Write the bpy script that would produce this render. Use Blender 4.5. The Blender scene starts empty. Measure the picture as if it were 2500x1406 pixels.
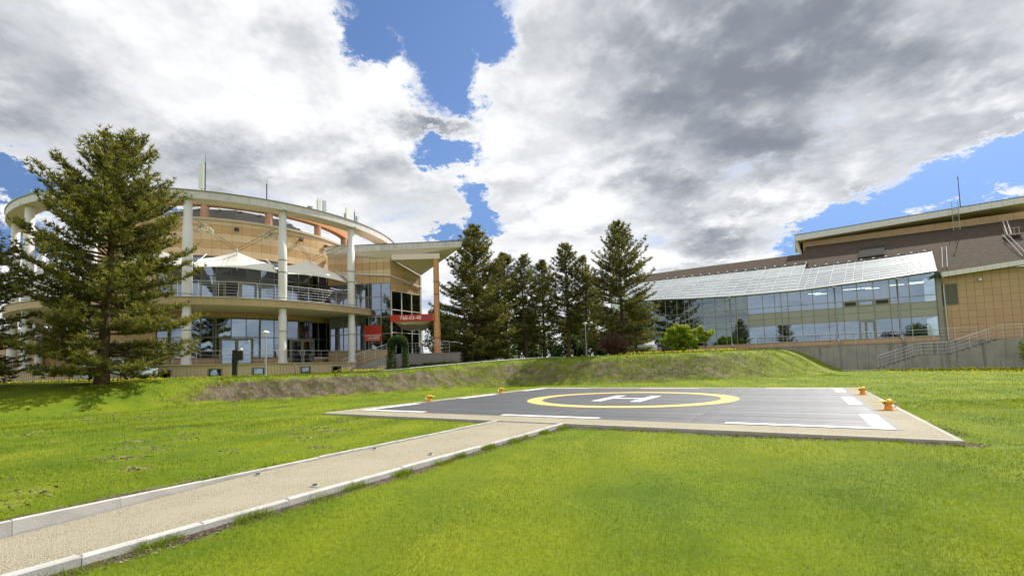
import bpy, bmesh, math, random
import numpy as np
from mathutils import Matrix, Vector
R_ = math.radians
random.seed(7)
scene = bpy.context.scene
col = scene.collection

# ------------------------------------------------------------------ camera
F_PX, CY_PX, PITCH, ROLL, EYE = 1142.0, 825.0, R_(3.427), R_(1.649), 1.6
cam_d = bpy.data.cameras.new('camera')
cam_d.sensor_width = 36.0
cam_d.lens = F_PX / 2500.0 * 36.0
cam_d.shift_y = (CY_PX - 703.0) / 2500.0
cam_d.clip_start = 0.1
cam_d.clip_end = 6000.0
cam = bpy.data.objects.new('camera', cam_d)
col.objects.link(cam)
_f = Vector((0, math.cos(PITCH), math.sin(PITCH)))
_u = Vector((0, -math.sin(PITCH), math.cos(PITCH)))
_r = Vector((1, 0, 0))
_r2 = math.cos(ROLL) * _r - math.sin(ROLL) * _u
_u2 = math.sin(ROLL) * _r + math.cos(ROLL) * _u
cam.matrix_world = Matrix(((_r2.x, _u2.x, -_f.x, 0), (_r2.y, _u2.y, -_f.y, 0), (_r2.z, _u2.z, -_f.z, EYE), (0, 0, 0, 1)))
scene.camera = cam

# ------------------------------------------------------------------ light and exposure
SUN_AZ, SUN_EL = R_(49), R_(47)          # azimuth from +Y towards +X
sd = Vector((math.sin(SUN_AZ) * math.cos(SUN_EL), math.cos(SUN_AZ) * math.cos(SUN_EL), math.sin(SUN_EL)))
sun_d = bpy.data.lights.new('sun', 'SUN')
sun_d.energy = 4.3
sun_d.angle = R_(0.53)
sun_d.color = (1.0, 0.95, 0.86)
sun = bpy.data.objects.new('sun', sun_d)
sun.rotation_euler = (-sd).to_track_quat('-Z', 'Y').to_euler()
sun.location = (40, 30, 60)
col.objects.link(sun)
scene.view_settings.view_transform = 'Standard'
scene.view_settings.look = 'None'
scene.view_settings.exposure = 0.5
scene.view_settings.gamma = 1.0
scene.view_settings.use_curve_mapping = False
scene.cycles.max_bounces = 5
scene.cycles.transparent_max_bounces = 8
scene.cycles.caustics_reflective = False
scene.cycles.caustics_refractive = False
scene.cycles.sample_clamp_indirect = 6.0


# ------------------------------------------------------------------ node helpers
class NT:
    def __init__(s, tree):
        s.t = tree
    def n(s, typ, **kw):
        nd = s.t.nodes.new(typ)
        for k, v in kw.items():
            setattr(nd, k, v)
        return nd
    def l(s, a, b):
        s.t.links.new(a, b)
    def put(s, sock, v):
        if isinstance(v, bpy.types.NodeSocket):
            s.t.links.new(v, sock)
        elif v is not None:
            try:
                sock.default_value = v
            except Exception:
                sock.default_value = (v, v, v)
    def m(s, op, a, b=None, c=None, clamp=False):
        nd = s.n('ShaderNodeMath', operation=op, use_clamp=clamp)
        s.put(nd.inputs[0], a)
        if b is not None: s.put(nd.inputs[1], b)
        if c is not None: s.put(nd.inputs[2], c)
        return nd.outputs[0]
    def vm(s, op, a, b=None, out=0, scale=None):
        nd = s.n('ShaderNodeVectorMath', operation=op)
        s.put(nd.inputs[0], a)
        if b is not None: s.put(nd.inputs[1], b)
        if scale is not None: s.put(nd.inputs[3], scale)
        return nd.outputs['Value'] if out == 'v' else nd.outputs[0]
    def sstep(s, x, a, b):
        nd = s.n('ShaderNodeMapRange', interpolation_type='SMOOTHSTEP')
        s.put(nd.inputs[0], x); s.put(nd.inputs[1], a); s.put(nd.inputs[2], b)
        nd.inputs[3].default_value = 0; nd.inputs[4].default_value = 1
        return nd.outputs[0]
    def mix(s, f, a, b):
        nd = s.n('ShaderNodeMix', data_type='RGBA')
        s.put(nd.inputs[0], f); s.put(nd.inputs[6], a); s.put(nd.inputs[7], b)
        return nd.outputs[2]
    def noise(s, vec, scale, detail=4, rough=.55, out='Fac', dist=0):
        nd = s.n('ShaderNodeTexNoise')
        s.put(nd.inputs['Vector'], vec)
        nd.inputs['Scale'].default_value = scale; nd.inputs['Detail'].default_value = detail
        nd.inputs['Roughness'].default_value = rough; nd.inputs['Distortion'].default_value = dist
        return nd.outputs[0] if out == 'Fac' else nd.outputs[1]
    def xyz(s, x, y, z):
        nd = s.n('ShaderNodeCombineXYZ')
        s.put(nd.inputs[0], x); s.put(nd.inputs[1], y); s.put(nd.inputs[2], z)
        return nd.outputs[0]
    def sep(s, v):
        nd = s.n('ShaderNodeSeparateXYZ'); s.put(nd.inputs[0], v)
        return nd.outputs


def rgb(r, g, b):
    return (r, g, b, 1.0)


# ------------------------------------------------------------------ sky
world = bpy.data.worlds.new('World')
scene.world = world
world.use_nodes = True
world.cycles.sampling_method = 'MANUAL'
world.cycles.sample_map_resolution = 256
wt = world.node_tree
wt.nodes.clear()
W = NT(wt)
w_out = W.n('ShaderNodeOutputWorld')
w_bg = W.n('ShaderNodeBackground')
w_bg.inputs['Strength'].default_value = 0.1
sky = W.n('ShaderNodeTexSky', sky_type='NISHITA')
sky.sun_disc = False
sky.sun_elevation = SUN_EL
sky.sun_rotation = SUN_AZ
sky.air_density = 1.15
sky.dust_density = 0.4
sky.ozone_density = 2.2
dirv = W.vm('NORMALIZE', W.n('ShaderNodeTexCoord').outputs['Generated'])
dx, dy, dz = W.sep(dirv)
az = W.m('MULTIPLY', W.m('ARCTAN2', dx, dy), 57.2958)
el = W.m('MULTIPLY', W.m('ARCSINE', dz), 57.2958)
den = W.m('ADD', W.m('MAXIMUM', dz, 0.0), 0.22)
cp = W.xyz(W.m('DIVIDE', dx, den), W.m('DIVIDE', dy, den), 0.37)     # cloud deck seen from below
warp = W.vm('SUBTRACT', W.noise(cp, 1.6, 5, .6, 'Color'), (.5, .5, .5))
warp2 = W.vm('SUBTRACT', W.noise(cp, 8.0, 7, .72, 'Color'), (.5, .5, .5))
pos = W.vm('ADD', W.vm('ADD', W.xyz(az, el, 0), W.vm('SCALE', warp, scale=6.0)), W.vm('SCALE', warp2, scale=8.5))
pos = W.vm('MULTIPLY', pos, (1, 1, 0))


def seg_field(segs):
    total = None
    for (a, b, r) in segs:                       # soft ellipse round each segment (degrees)
        mp = W.n('ShaderNodeMapping', vector_type='TEXTURE')
        W.l(pos, mp.inputs[0])
        mp.inputs[1].default_value = ((a[0] + b[0]) / 2, (a[1] + b[1]) / 2, 0)
        mp.inputs[2].default_value = (0, 0, math.atan2(b[1] - a[1], b[0] - a[0]))
        mp.inputs[3].default_value = (math.hypot(b[0] - a[0], b[1] - a[1]) / 2 + 2 * r, 2 * r, 1)
        gr = W.n('ShaderNodeTexGradient', gradient_type='SPHERICAL')
        W.l(mp.outputs[0], gr.inputs[0])
        total = gr.outputs[1] if total is None else W.m('MAXIMUM', total, gr.outputs[1])
    return total


GAPS = [((-19, 42.5), (-2, 43.), 4.8), ((-10.5, 38.0), (-7.2, 33.5), 3.2), ((-7.2, 33.5), (-4.6, 31.0), 1.5),
        ((-18.1, 36.0), (-13.8, 35.4), 1.8), ((-4.1, 38.3), (0.1, 37.2), 1.8), ((-11.0, 25.2), (-4.0, 24.9), 1.15),
        ((-5.6, 20.4), (-2.7, 17.0), 1.15), ((31.5, 11.2), (40.6, 14.6), 1.35),
        ((40.6, 15.0), (54, 16.5), 1.5), ((-54.0, 16.3), (-46, 16.3), .8), ((-54, 11.3), (-46, 12.2), 1.2),
        ((-37.5, 15.6), (-31.0, 16.0), 0.6), ((-8.2, 15.6), (-4.7, 15.6), .8)]
DARK = [((16.4, 35.8), (45.5, 26.2), 9.5), ((22.7, 24.5), (34.5, 21.8), 5.5), ((16.1, 21.7), (22.2, 17.5), 3.6),
        ((-54, 29), (-43, 22.5), 5.0), ((-37.0, 20.6), (-27.0, 21.6), 2.8), ((-14, 27.5), (-4, 27.2), 1.8), ((19.3, 12.8), (30.2, 11.9), 2.0)]
gap = seg_field(GAPS)
dark = seg_field(DARK)
n1 = W.noise(cp, 0.9, 9, .6)
n2 = W.noise(W.vm('ADD', cp, (3.1, 7.7, 1.3)), 2.7, 9, .6)
dens = W.m('ADD', W.m('MULTIPLY', n1, 0.75), W.m('MULTIPLY', n2, 0.95))
dens = W.m('ADD', dens, -0.26)
dens = W.m('SUBTRACT', dens, W.m('MULTIPLY', gap, 0.95))
cover = W.sstep(dens, 0.27, 0.56)
thick = W.sstep(dens, 0.38, 0.72)
n3 = W.noise(W.vm('ADD', cp, (-5.2, 2.6, .4)), 1.9, 5, .55)
shade = W.m('ADD', W.m('ADD', W.m('MULTIPLY', W.sstep(n3, .36, .66), .42), .05), W.m('MULTIPLY', W.sstep(dark, .0, .9), .8))
shade = W.m('ADD', shade, W.m('MULTIPLY', W.m('SUBTRACT', n2, .5), -2.6))
n2s = W.noise(W.vm('ADD', W.vm('MULTIPLY', cp, (.94, .94, 1)), (3.1, 7.7, 1.3)), 2.7, 5, .6)
n2d = W.noise(W.vm('ADD', cp, (3.1, 7.7, 1.3)), 2.7, 5, .6)
shade = W.m('ADD', shade, W.m('MULTIPLY', W.m('SUBTRACT', n2s, n2d), 1.7))
shade = W.m('MULTIPLY', shade, W.m('ADD', W.m('MULTIPLY', thick, .9), .1))
shade = W.sstep(shade, -.15, 1.25)
cl_col = W.mix(shade, rgb(7.4, 7.45, 7.5), rgb(1.8, 1.98, 2.3))
skyc = W.vm('MULTIPLY', sky.outputs[0], (.7, .78, .95))
skyc = W.mix(W.sstep(el, 26, 4), skyc, W.vm('MULTIPLY', skyc, (.46, .55, .68)))
final = W.mix(W.m('MULTIPLY', cover, .97), skyc, cl_col)
W.l(final, w_bg.inputs['Color'])
W.l(w_bg.outputs[0], w_out.inputs['Surface'])


# ------------------------------------------------------------------ materials
MATS = {}


def pmat(name, base, rough=.6, spec=.5, metal=0.0, var=0.0, var_scale=3.0, tint=None, bump=0.0, bump_scale=40.0, obj_var=0.0, ior=1.5, streak=0.0):
    """principled material with procedural colour variation, wear and fine relief"""
    m = bpy.data.materials.new(name)
    m.use_nodes = True
    t = NT(m.node_tree)
    b = m.node_tree.nodes['Principled BSDF']
    b.inputs['Roughness'].default_value = rough
    b.inputs['Metallic'].default_value = metal
    b.inputs['Specular IOR Level'].default_value = spec
    b.inputs['IOR'].default_value = ior
    c = rgb(*base)
    tc = t.n('ShaderNodeTexCoord').outputs['Object']
    if var:
        n = t.noise(tc, var_scale, 6, .6)
        c2 = tint if tint else tuple(x * .55 for x in base)
        c = t.mix(t.m('MULTIPLY', t.sstep(n, .38, .68), var), c, rgb(*c2))
    if streak:
        n = t.noise(t.vm('MULTIPLY', tc, (1, 1, .06)), 2.6, 6, .65)
        c = t.mix(t.m('MULTIPLY', t.sstep(n, .45, .7), streak), c, rgb(*(x * .33 for x in base)))
    if obj_var:
        oi = t.n('ShaderNodeObjectInfo').outputs['Random']
        k = t.m('ADD', t.m('MULTIPLY', oi, 2 * obj_var), 1 - obj_var)
        c = t.vm('SCALE', c, scale=k)
    t.put(b.inputs['Base Color'], c)
    if bump:
        bn = t.n('ShaderNodeBump')
        bn.inputs['Strength'].default_value = bump
        bn.inputs['Distance'].default_value = .02
        t.l(t.noise(tc, bump_scale, 5, .6), bn.inputs['Height'])
        t.l(bn.outputs[0], b.inputs['Normal'])
    MATS[name] = m
    return m


def glass_mat(name, ior, tint, rough=0.01, gl=(.95, .97, 1.0), wav=.06):
    m = bpy.data.materials.new(name)
    m.use_nodes = True
    t = NT(m.node_tree)
    m.node_tree.nodes.clear()
    o = t.n('ShaderNodeOutputMaterial')
    fr = t.n('ShaderNodeFresnel'); fr.inputs[0].default_value = ior
    tr = t.n('ShaderNodeBsdfTransparent'); tr.inputs[0].default_value = rgb(*tint)
    g = t.n('ShaderNodeBsdfGlossy'); g.inputs['Color'].default_value = rgb(*gl); g.inputs['Roughness'].default_value = rough
    bn = t.n('ShaderNodeBump'); bn.inputs['Strength'].default_value = wav; bn.inputs['Distance'].default_value = .02
    t.l(t.noise(t.n('ShaderNodeTexCoord').outputs['Object'], .9, 2), bn.inputs['Height'])
    t.l(bn.outputs[0], g.inputs['Normal'])
    mx = t.n('ShaderNodeMixShader')
    t.l(fr.outputs[0], mx.inputs[0]); t.l(tr.outputs[0], mx.inputs[1]); t.l(g.outputs[0], mx.inputs[2])
    t.l(mx.outputs[0], o.inputs[0])
    MATS[name] = m
    return m


def leaf_mat(name, c0, c1, rough=.6, trans=.3, spec=.25):
    """foliage: colour from the per-leaf attribute 'tint' (0..1), with light through the leaf"""
    m = bpy.data.materials.new(name)
    m.use_nodes = True
    t = NT(m.node_tree)
    b = m.node_tree.nodes['Principled BSDF']
    o = m.node_tree.nodes['Material Output']
    a = t.n('ShaderNodeAttribute', attribute_name='tint')
    c = t.mix(a.outputs['Fac'], rgb(*c0), rgb(*c1))
    t.put(b.inputs['Base Color'], c)
    b.inputs['Roughness'].default_value = rough
    b.inputs['Specular IOR Level'].default_value = spec
    tl = t.n('ShaderNodeBsdfTranslucent')
    t.put(tl.inputs[0], t.vm('MULTIPLY', c, (1.25, 1.15, .7)))
    mx = t.n('ShaderNodeMixShader'); mx.inputs[0].default_value = trans
    t.l(b.outputs[0], mx.inputs[1]); t.l(tl.outputs[0], mx.inputs[2]); t.l(mx.outputs[0], o.inputs[0])
    MATS[name] = m
    return m


pmat('edge_grey', (.24, .24, .25), .7, .3, var=.4, var_scale=3, tint=(.17, .17, .17))
pmat('pad_kerb', (.42, .4, .34), .85, .2, var=.5, var_scale=4, tint=(.3, .28, .24), bump=.25, bump_scale=60, obj_var=.08)
pmat('concrete_kerb', (.5, .49, .475), .85, .2, var=.5, var_scale=3.2, tint=(.33, .315, .29), bump=.25, bump_scale=60, obj_var=.07)
pmat('deck', (.155, .16, .175), .46, .6, var=.4, var_scale=.7, tint=(.23, .235, .25), bump=.15, bump_scale=90, obj_var=.09)
_db = MATS['deck'].node_tree.nodes['Principled BSDF']; _db.inputs['Metallic'].default_value = .7
pmat('white_paint', (.76, .76, .75), .55, .4, var=.5, var_scale=5.5, tint=(.52, .52, .52))
pmat('yellow_paint', (.76, .54, .14), .55, .4, var=.5, var_scale=4.0, tint=(.6, .46, .22))
pmat('dark_metal', (.03, .031, .034), .45, .5)
pmat('black_plastic', (.012, .012, .013), .4, .5)
pmat('orange_enamel', (.78, .33, .02), .4, .5, var=.2, var_scale=8, tint=(.6, .22, .015))
pmat('yellow_enamel', (.85, .52, .03), .35, .5)
pmat('white_clad', (.76, .73, .75), .45, .4, var=.22, var_scale=1.2, tint=(.64, .62, .63), streak=.1, obj_var=.03)
pmat('grey_fascia', (.64, .61, .62), .5, .4, var=.3, var_scale=1.5, tint=(.5, .48, .47), streak=.3, obj_var=.05)
pmat('dark_cap', (.05, .048, .045), .95, .05)
pmat('cream_soffit', (.52, .45, .33), .65, .3, var=.2, var_scale=1.0, tint=(.42, .36, .27))
pmat('orange_clad', (.56, .26, .11), .42, .4, var=.2, var_scale=2.0, tint=(.48, .22, .1), obj_var=.03)
pmat('pink_clad', (.5, .27, .18), .5, .4, var=.2, var_scale=2.0, tint=(.42, .24, .17))
pmat('tile_light', (.66, .49, .31), .45, .45, var=.2, var_scale=.9, tint=(.58, .42, .26), obj_var=.05)
pmat('tile_dark', (.55, .36, .18), .45, .45, var=.2, var_scale=.9, tint=(.47, .31, .16), obj_var=.05)
pmat('tile_brown', (.5, .33, .19), .5, .4, var=.2, var_scale=.8, tint=(.43, .285, .165), obj_var=.05)
pmat('tile_balcony', (.5, .37, .22), .55, .35, var=.2, var_scale=1.2, tint=(.42, .31, .2), streak=.22, obj_var=.05)
pmat('plinth_paint', (.62, .5, .33), .65, .3, var=.25, var_scale=1.1, tint=(.5, .41, .28), streak=.15)
pmat('joint', (.16, .12, .08), .85, .2)
pmat('joint_brown', (.27, .18, .1), .85, .2)
pmat('soffit_white', (.74, .645, .59), .6, .3, var=.2, var_scale=.7, tint=(.66, .58, .53))
pmat('frame_grey', (.26, .26, .22), .45, .5)
pmat('frame_olive', (.25, .245, .19), .5, .4)
pmat('spandrel', (.34, .345, .29), .35, .5, var=.12, var_scale=.8, tint=(.29, .295, .25), obj_var=.05)
pmat('steel', (.7, .7, .7), .3, .5, metal=.5)
pmat('galv', (.5, .51, .52), .4, .5, metal=.6, var=.2, var_scale=6, tint=(.36, .37, .38))
pmat('interior', (.16, .155, .14), .8, .2, var=.4, var_scale=.7, tint=(.09, .085, .08))
pmat('interior_green', (.06, .068, .05), .8, .2, var=.6, var_scale=.6, tint=(.02, .024, .02))
pmat('interior_light', (.42, .4, .34), .8, .2, var=.4, var_scale=.5, tint=(.2, .19, .17))
pmat('concrete', (.37, .35, .315), .85, .25, var=.55, var_scale=.7, tint=(.22, .21, .19), bump=.3, bump_scale=14, streak=.7)
pmat('stone_step', (.3, .275, .26), .8, .3, var=.4, var_scale=4, tint=(.22, .2, .19), obj_var=.12)
pmat('roof_pane', (.6, .64, .68), .2, .6, var=.2, var_scale=1.0, tint=(.46, .5, .53), obj_var=.1)
pmat('roof_bar', (.55, .56, .57), .7, .2)
pmat('matte_grey', (.42, .4, .38), .8, .15)
pmat('white_frame', (.72, .69, .67), .45, .4)
pmat('membrane', (.8, .79, .74), .6, .3, var=.15, var_scale=.9, tint=(.7, .68, .62))
pmat('bark', (.085, .06, .042), .9, .2, var=.6, var_scale=7, tint=(.16, .1, .06), bump=.6, bump_scale=25)
pmat('bark_grey', (.11, .09, .07), .9, .2, var=.5, var_scale=8, tint=(.06, .05, .04))
pmat('banner_red', (.5, .045, .018), .55, .3)
pmat('sign_red', (.42, .035, .012), .5, .3)
pmat('print_white', (.8, .78, .74), .6, .3)
pmat('print_blue', (.2, .12, .3), .6, .3)
pmat('car_white', (.66, .68, .7), .25, .5)
pmat('car_blue', (.32, .42, .52), .25, .5)
pmat('car_dark', (.05, .052, .06), .25, .5)
pmat('rubber', (.015, .015, .015), .8, .2)
pmat('lamp_white', (.82, .82, .8), .4, .4)
glass_mat('glass', 3.4, (.6, .66, .62), gl=(.66, .8, 1.0))
glass_mat('glass_clear', 2.3, (.7, .76, .66), gl=(.75, .88, 1.0))
glass_mat('glass_dark', 1.7, (.25, .27, .27))
leaf_mat('needles', (.062, .076, .018), (.29, .285, .06), trans=.34)
leaf_mat('needles_far', (.058, .07, .022), (.25, .25, .066), trans=.34)
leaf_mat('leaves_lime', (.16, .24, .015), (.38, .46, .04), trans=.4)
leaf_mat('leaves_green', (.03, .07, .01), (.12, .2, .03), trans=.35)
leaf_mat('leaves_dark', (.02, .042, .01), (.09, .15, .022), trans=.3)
leaf_mat('twigs_purple', (.07, .038, .035), (.16, .085, .07), trans=.1)
leaf_mat('leaves_purple', (.045, .02, .03), (.12, .06, .07), trans=.25)
leaf_mat('petals_yellow', (.78, .66, .015), (.86, .78, .04), trans=.2)
leaf_mat('petals_white', (.7, .68, .6), (.8, .78, .7), trans=.2)
leaf_mat('grass_blade', (.075, .142, .004), (.29, .365, .01), trans=.42, rough=.5)
_rp = NT(MATS['roof_pane'].node_tree)
_mx = _rp.n('ShaderNodeMixShader'); _mx.inputs[0].default_value = .4
_tl = _rp.n('ShaderNodeBsdfTranslucent'); _tl.inputs[0].default_value = rgb(.8, .85, .8)
_rp.l(_rp.t.nodes['Principled BSDF'].outputs[0], _mx.inputs[1]); _rp.l(_tl.outputs[0], _mx.inputs[2]); _rp.l(_mx.outputs[0], _rp.t.nodes['Material Output'].inputs[0])
leaf_mat('soil', (.1, .08, .05), (.3, .24, .16), trans=.0, rough=.9, spec=.1)
em = bpy.data.materials.new('tube_light'); em.use_nodes = True
_b = em.node_tree.nodes['Principled BSDF']
_b.inputs['Base Color'].default_value = rgb(.9, .9, .9)
_b.inputs['Emission Color'].default_value = rgb(1, .98, .95); _b.inputs['Emission Strength'].default_value = 5
MATS['tube_light'] = em


# ------------------------------------------------------------------ mesh builder
class MB:
    def __init__(s):
        s.v = []; s.f = []
    def add(s, vs, fs):
        o = len(s.v)
        s.v += [tuple(p) for p in vs]
        s.f += [tuple(i + o for i in f) for f in fs]
        return s
    def box(s, x0, x1, y0, y1, z0, z1):
        return s.add([(x0, y0, z0), (x1, y0, z0), (x1, y1, z0), (x0, y1, z0), (x0, y0, z1), (x1, y0, z1), (x1, y1, z1), (x0, y1, z1)],
                     [(0, 3, 2, 1), (4, 5, 6, 7), (0, 1, 5, 4), (1, 2, 6, 5), (2, 3, 7, 6), (3, 0, 4, 7)])
    def hexa(s, b, t):
        """8 corners: four bottom (ccw from above), four top"""
        return s.add(list(b) + list(t), [(0, 3, 2, 1), (4, 5, 6, 7), (0, 1, 5, 4), (1, 2, 6, 5), (2, 3, 7, 6), (3, 0, 4, 7)])
    def cbox(s, x0, x1, y0, y1, z0, z1, c):
        """box with chamfered top edges"""
        zc = z1 - c
        return s.add([(x0, y0, z0), (x1, y0, z0), (x1, y1, z0), (x0, y1, z0), (x0, y0, zc), (x1, y0, zc), (x1, y1, zc), (x0, y1, zc),
                      (x0 + c, y0 + c, z1), (x1 - c, y0 + c, z1), (x1 - c, y1 - c, z1), (x0 + c, y1 - c, z1)],
                     [(0, 3, 2, 1), (0, 1, 5, 4), (1, 2, 6, 5), (2, 3, 7, 6), (3, 0, 4, 7), (4, 5, 9, 8), (5, 6, 10, 9), (6, 7, 11, 10), (7, 4, 8, 11), (8, 9, 10, 11)])
    def lathe(s, prof, n=20, cx=0, cy=0, cap=True):
        vs = []; fs = []
        for (r, z) in prof:
            for i in range(n):
                a = 2 * math.pi * i / n
                vs.append((cx + r * math.cos(a), cy + r * math.sin(a), z))
        for j in range(len(prof) - 1):
            for i in range(n):
                k = (i + 1) % n
                fs.append((j * n + i, j * n + k, (j + 1) * n + k, (j + 1) * n + i))
        if cap:
            fs.append(tuple(reversed(range(n))))
            fs.append(tuple((len(prof) - 1) * n + i for i in range(n)))
        return s.add(vs, fs)
    def tube(s, pts, r, n=6, r1=None):
        pts = [Vector(p) for p in pts]
        vs = []; fs = []
        m = len(pts)
        for j, p in enumerate(pts):
            d = (pts[min(j + 1, m - 1)] - pts[max(j - 1, 0)])
            d = d.normalized() if d.length > 1e-9 else Vector((0, 0, 1))
            a = d.cross(Vector((0, 0, 1)))
            a = a.normalized() if a.length > 1e-3 else Vector((1, 0, 0))
            b = d.cross(a)
            rr = r if r1 is None else r + (r1 - r) * j / (m - 1)
            for i in range(n):
                t = 2 * math.pi * i / n
                vs.append(p + a * (rr * math.cos(t)) + b * (rr * math.sin(t)))
        for j in range(m - 1):
            for i in range(n):
                k = (i + 1) % n
                fs.append((j * n + i, j * n + k, (j + 1) * n + k, (j + 1) * n + i))
        fs.append(tuple(reversed(range(n)))); fs.append(tuple((m - 1) * n + i for i in range(n)))
        return s.add(vs, fs)
    def arc(s, r0, r1, a0, a1, z0, z1, n=4):
        """curved box between radii and angles (radians)"""
        vs = []; fs = []
        for i in range(n + 1):
            a = a0 + (a1 - a0) * i / n
            c, q = math.cos(a), math.sin(a)
            vs += [(r0 * c, r0 * q, z0), (r1 * c, r1 * q, z0), (r1 * c, r1 * q, z1), (r0 * c, r0 * q, z1)]
        for i in range(n):
            o = i * 4; p = o + 4
            fs += [(o, p, p + 1, o + 1), (o + 1, p + 1, p + 2, o + 2), (o + 2, p + 2, p + 3, o + 3), (o + 3, p + 3, p, o)]
        if abs(a1 - a0) < 2 * math.pi - 1e-4:
            fs += [(0, 1, 2, 3), (n * 4 + 3, n * 4 + 2, n * 4 + 1, n * 4)]
        return s.add(vs, fs)
    def quad(s, *p):
        return s.add(p, [tuple(range(len(p)))])
    def mesh(s, name, mat, smooth=False):
        me = bpy.data.meshes.new(name)
        me.from_pydata(s.v, [], s.f)
        bm = bmesh.new(); bm.from_mesh(me)
        bmesh.ops.recalc_face_normals(bm, faces=bm.faces)
        bm.to_mesh(me); bm.free()
        if mat: me.materials.append(MATS[mat])
        if smooth:
            me.polygons.foreach_set('use_smooth', [True] * len(me.polygons))
            try: me.set_sharp_from_angle(angle=R_(40))
            except Exception: pass
        return me
    def build(s, name, mat, parent=None, smooth=False, loc=None, rotz=0):
        return obj(name, s.mesh(name, mat, smooth), parent, loc, rotz)


def obj(name, me, parent=None, loc=None, rotz=0):
    o = bpy.data.objects.new(name, me)
    col.objects.link(o)
    if parent is not None: o.parent = parent
    if loc is not None: o.location = loc
    if rotz: o.rotation_euler = (0, 0, rotz)
    return o


def tag(o, label=None, cat=None, group=None, kind=None):
    if label: o['label'] = label
    if cat: o['category'] = cat
    if group: o['group'] = group
    if kind: o['kind'] = kind
    return o


def thing(name, label, cat, loc=(0, 0, 0), rotz=0, group=None):
    o = bpy.data.objects.new(name, None)
    o.empty_display_size = .3
    col.objects.link(o)
    o.location = loc; o.rotation_euler = (0, 0, rotz)
    return tag(o, label, cat, group)


def copy_tree(o, parent=None):
    c = o.copy(); col.objects.link(c); c.parent = parent
    for ch in list(o.children):
        copy_tree(ch, c)
    return c


def tri_mesh(name, V, tint, mat):
    """V: (n,3,3) triangles, tint (n,) -> mesh without shared vertices"""
    n = len(V)
    me = bpy.data.meshes.new(name)
    me.vertices.add(n * 3); me.loops.add(n * 3); me.polygons.add(n)
    me.vertices.foreach_set('co', np.asarray(V, np.float32).ravel())
    me.loops.foreach_set('vertex_index', np.arange(n * 3, dtype=np.int32))
    me.polygons.foreach_set('loop_start', np.arange(0, n * 3, 3, dtype=np.int32))
    at = me.attributes.new('tint', 'FLOAT', 'POINT')
    at.data.foreach_set('value', np.repeat(np.asarray(tint, np.float32), 3))
    me.materials.append(MATS[mat])
    me.update(calc_edges=True)
    return me


def text_part(body, size, mat, parent, loc, rot, extr=.004, sx=1.0):
    cu = bpy.data.curves.new('lettering', 'FONT')
    cu.body = body; cu.size = size; cu.extrude = extr
    cu.align_x = 'CENTER'; cu.align_y = 'CENTER'; cu.offset = size * .012
    to = bpy.data.objects.new('lettering', cu); col.objects.link(to)
    bpy.context.view_layer.update()
    me = bpy.data.meshes.new_from_object(to.evaluated_get(bpy.context.evaluated_depsgraph_get()))
    bpy.data.objects.remove(to)
    me.materials.clear(); me.materials.append(MATS[mat])
    o = bpy.data.objects.new('lettering', me); col.objects.link(o)
    o.parent = parent; o.location = loc; o.rotation_euler = rot; o.scale = (sx, 1, 1)
    return o


def S(x):
    x = np.clip(x, 0, 1)
    return x * x * (3 - 2 * x)
# ------------------------------------------------------------------ the site frame (u along the helipad's front edge, v away from it)
PAD_O = (-7.133, 18.286)
ANG = R_(-31.62)
UN = np.array([math.cos(ANG), math.sin(ANG)])
VN = np.array([-math.sin(ANG), math.cos(ANG)])


def uvw(u, v):
    return PAD_O[0] + u * UN[0] + v * VN[0], PAD_O[1] + u * UN[1] + v * VN[1]


_bx = [-300, -60, -30, -22, -18.6, -17, -14, -10, -4, 2, 8, 15, 24, 60]
_yb = [10, 11, 13, 17, 24, 27, 29, 32, 37.2, 38.6, 37, 35, 36, 38]
_w = [12, 12, 11, 9, 5, 3.2, 3.2, 3.4, 4, 4.2, 4.2, 4.2, 5, 6]
_hp = [1.25, 1.3, 1.34, 1.36, 1.38, 1.38, 1.4, 1.45, 1.92, 2.2, 2.25, 2.35, 2.4, 2.4]


def ground_parts(x, y):
    yb = np.interp(x, _bx, _yb); w = np.interp(x, _bx, _w); hp = np.interp(x, _bx, _hp)
    rise = S((y - yb) / w)
    flank = 1 - S((x - (18.2 + (y - 36) * .8)) / 6.5)
    return yb, w, hp, rise, flank


def ground_z(x, y):
    x = np.asarray(x, float); y = np.asarray(y, float)
    yb, w, hp, rise, flank = ground_parts(x, y)
    z = -0.08 + (hp + .08) * rise * flank
    z = z + .12 * S((y - yb - w) / 14) * flank
    z = z + .36 * S((y - 24) / 20) * (1 - flank * rise) * S((x - 8) / 10)
    z = z + .025 * np.sin(x * .9 + 1.3) * np.cos(y * .7) * S((np.hypot(x, y) - 4) / 6)
    u = (x - PAD_O[0]) * UN[0] + (y - PAD_O[1]) * UN[1]
    v = (x - PAD_O[0]) * VN[0] + (y - PAD_O[1]) * VN[1]
    left = S((7.9 - u) / .05) * S((-v - 1.5) / 5)
    z = z + left * .07
    return z


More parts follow.
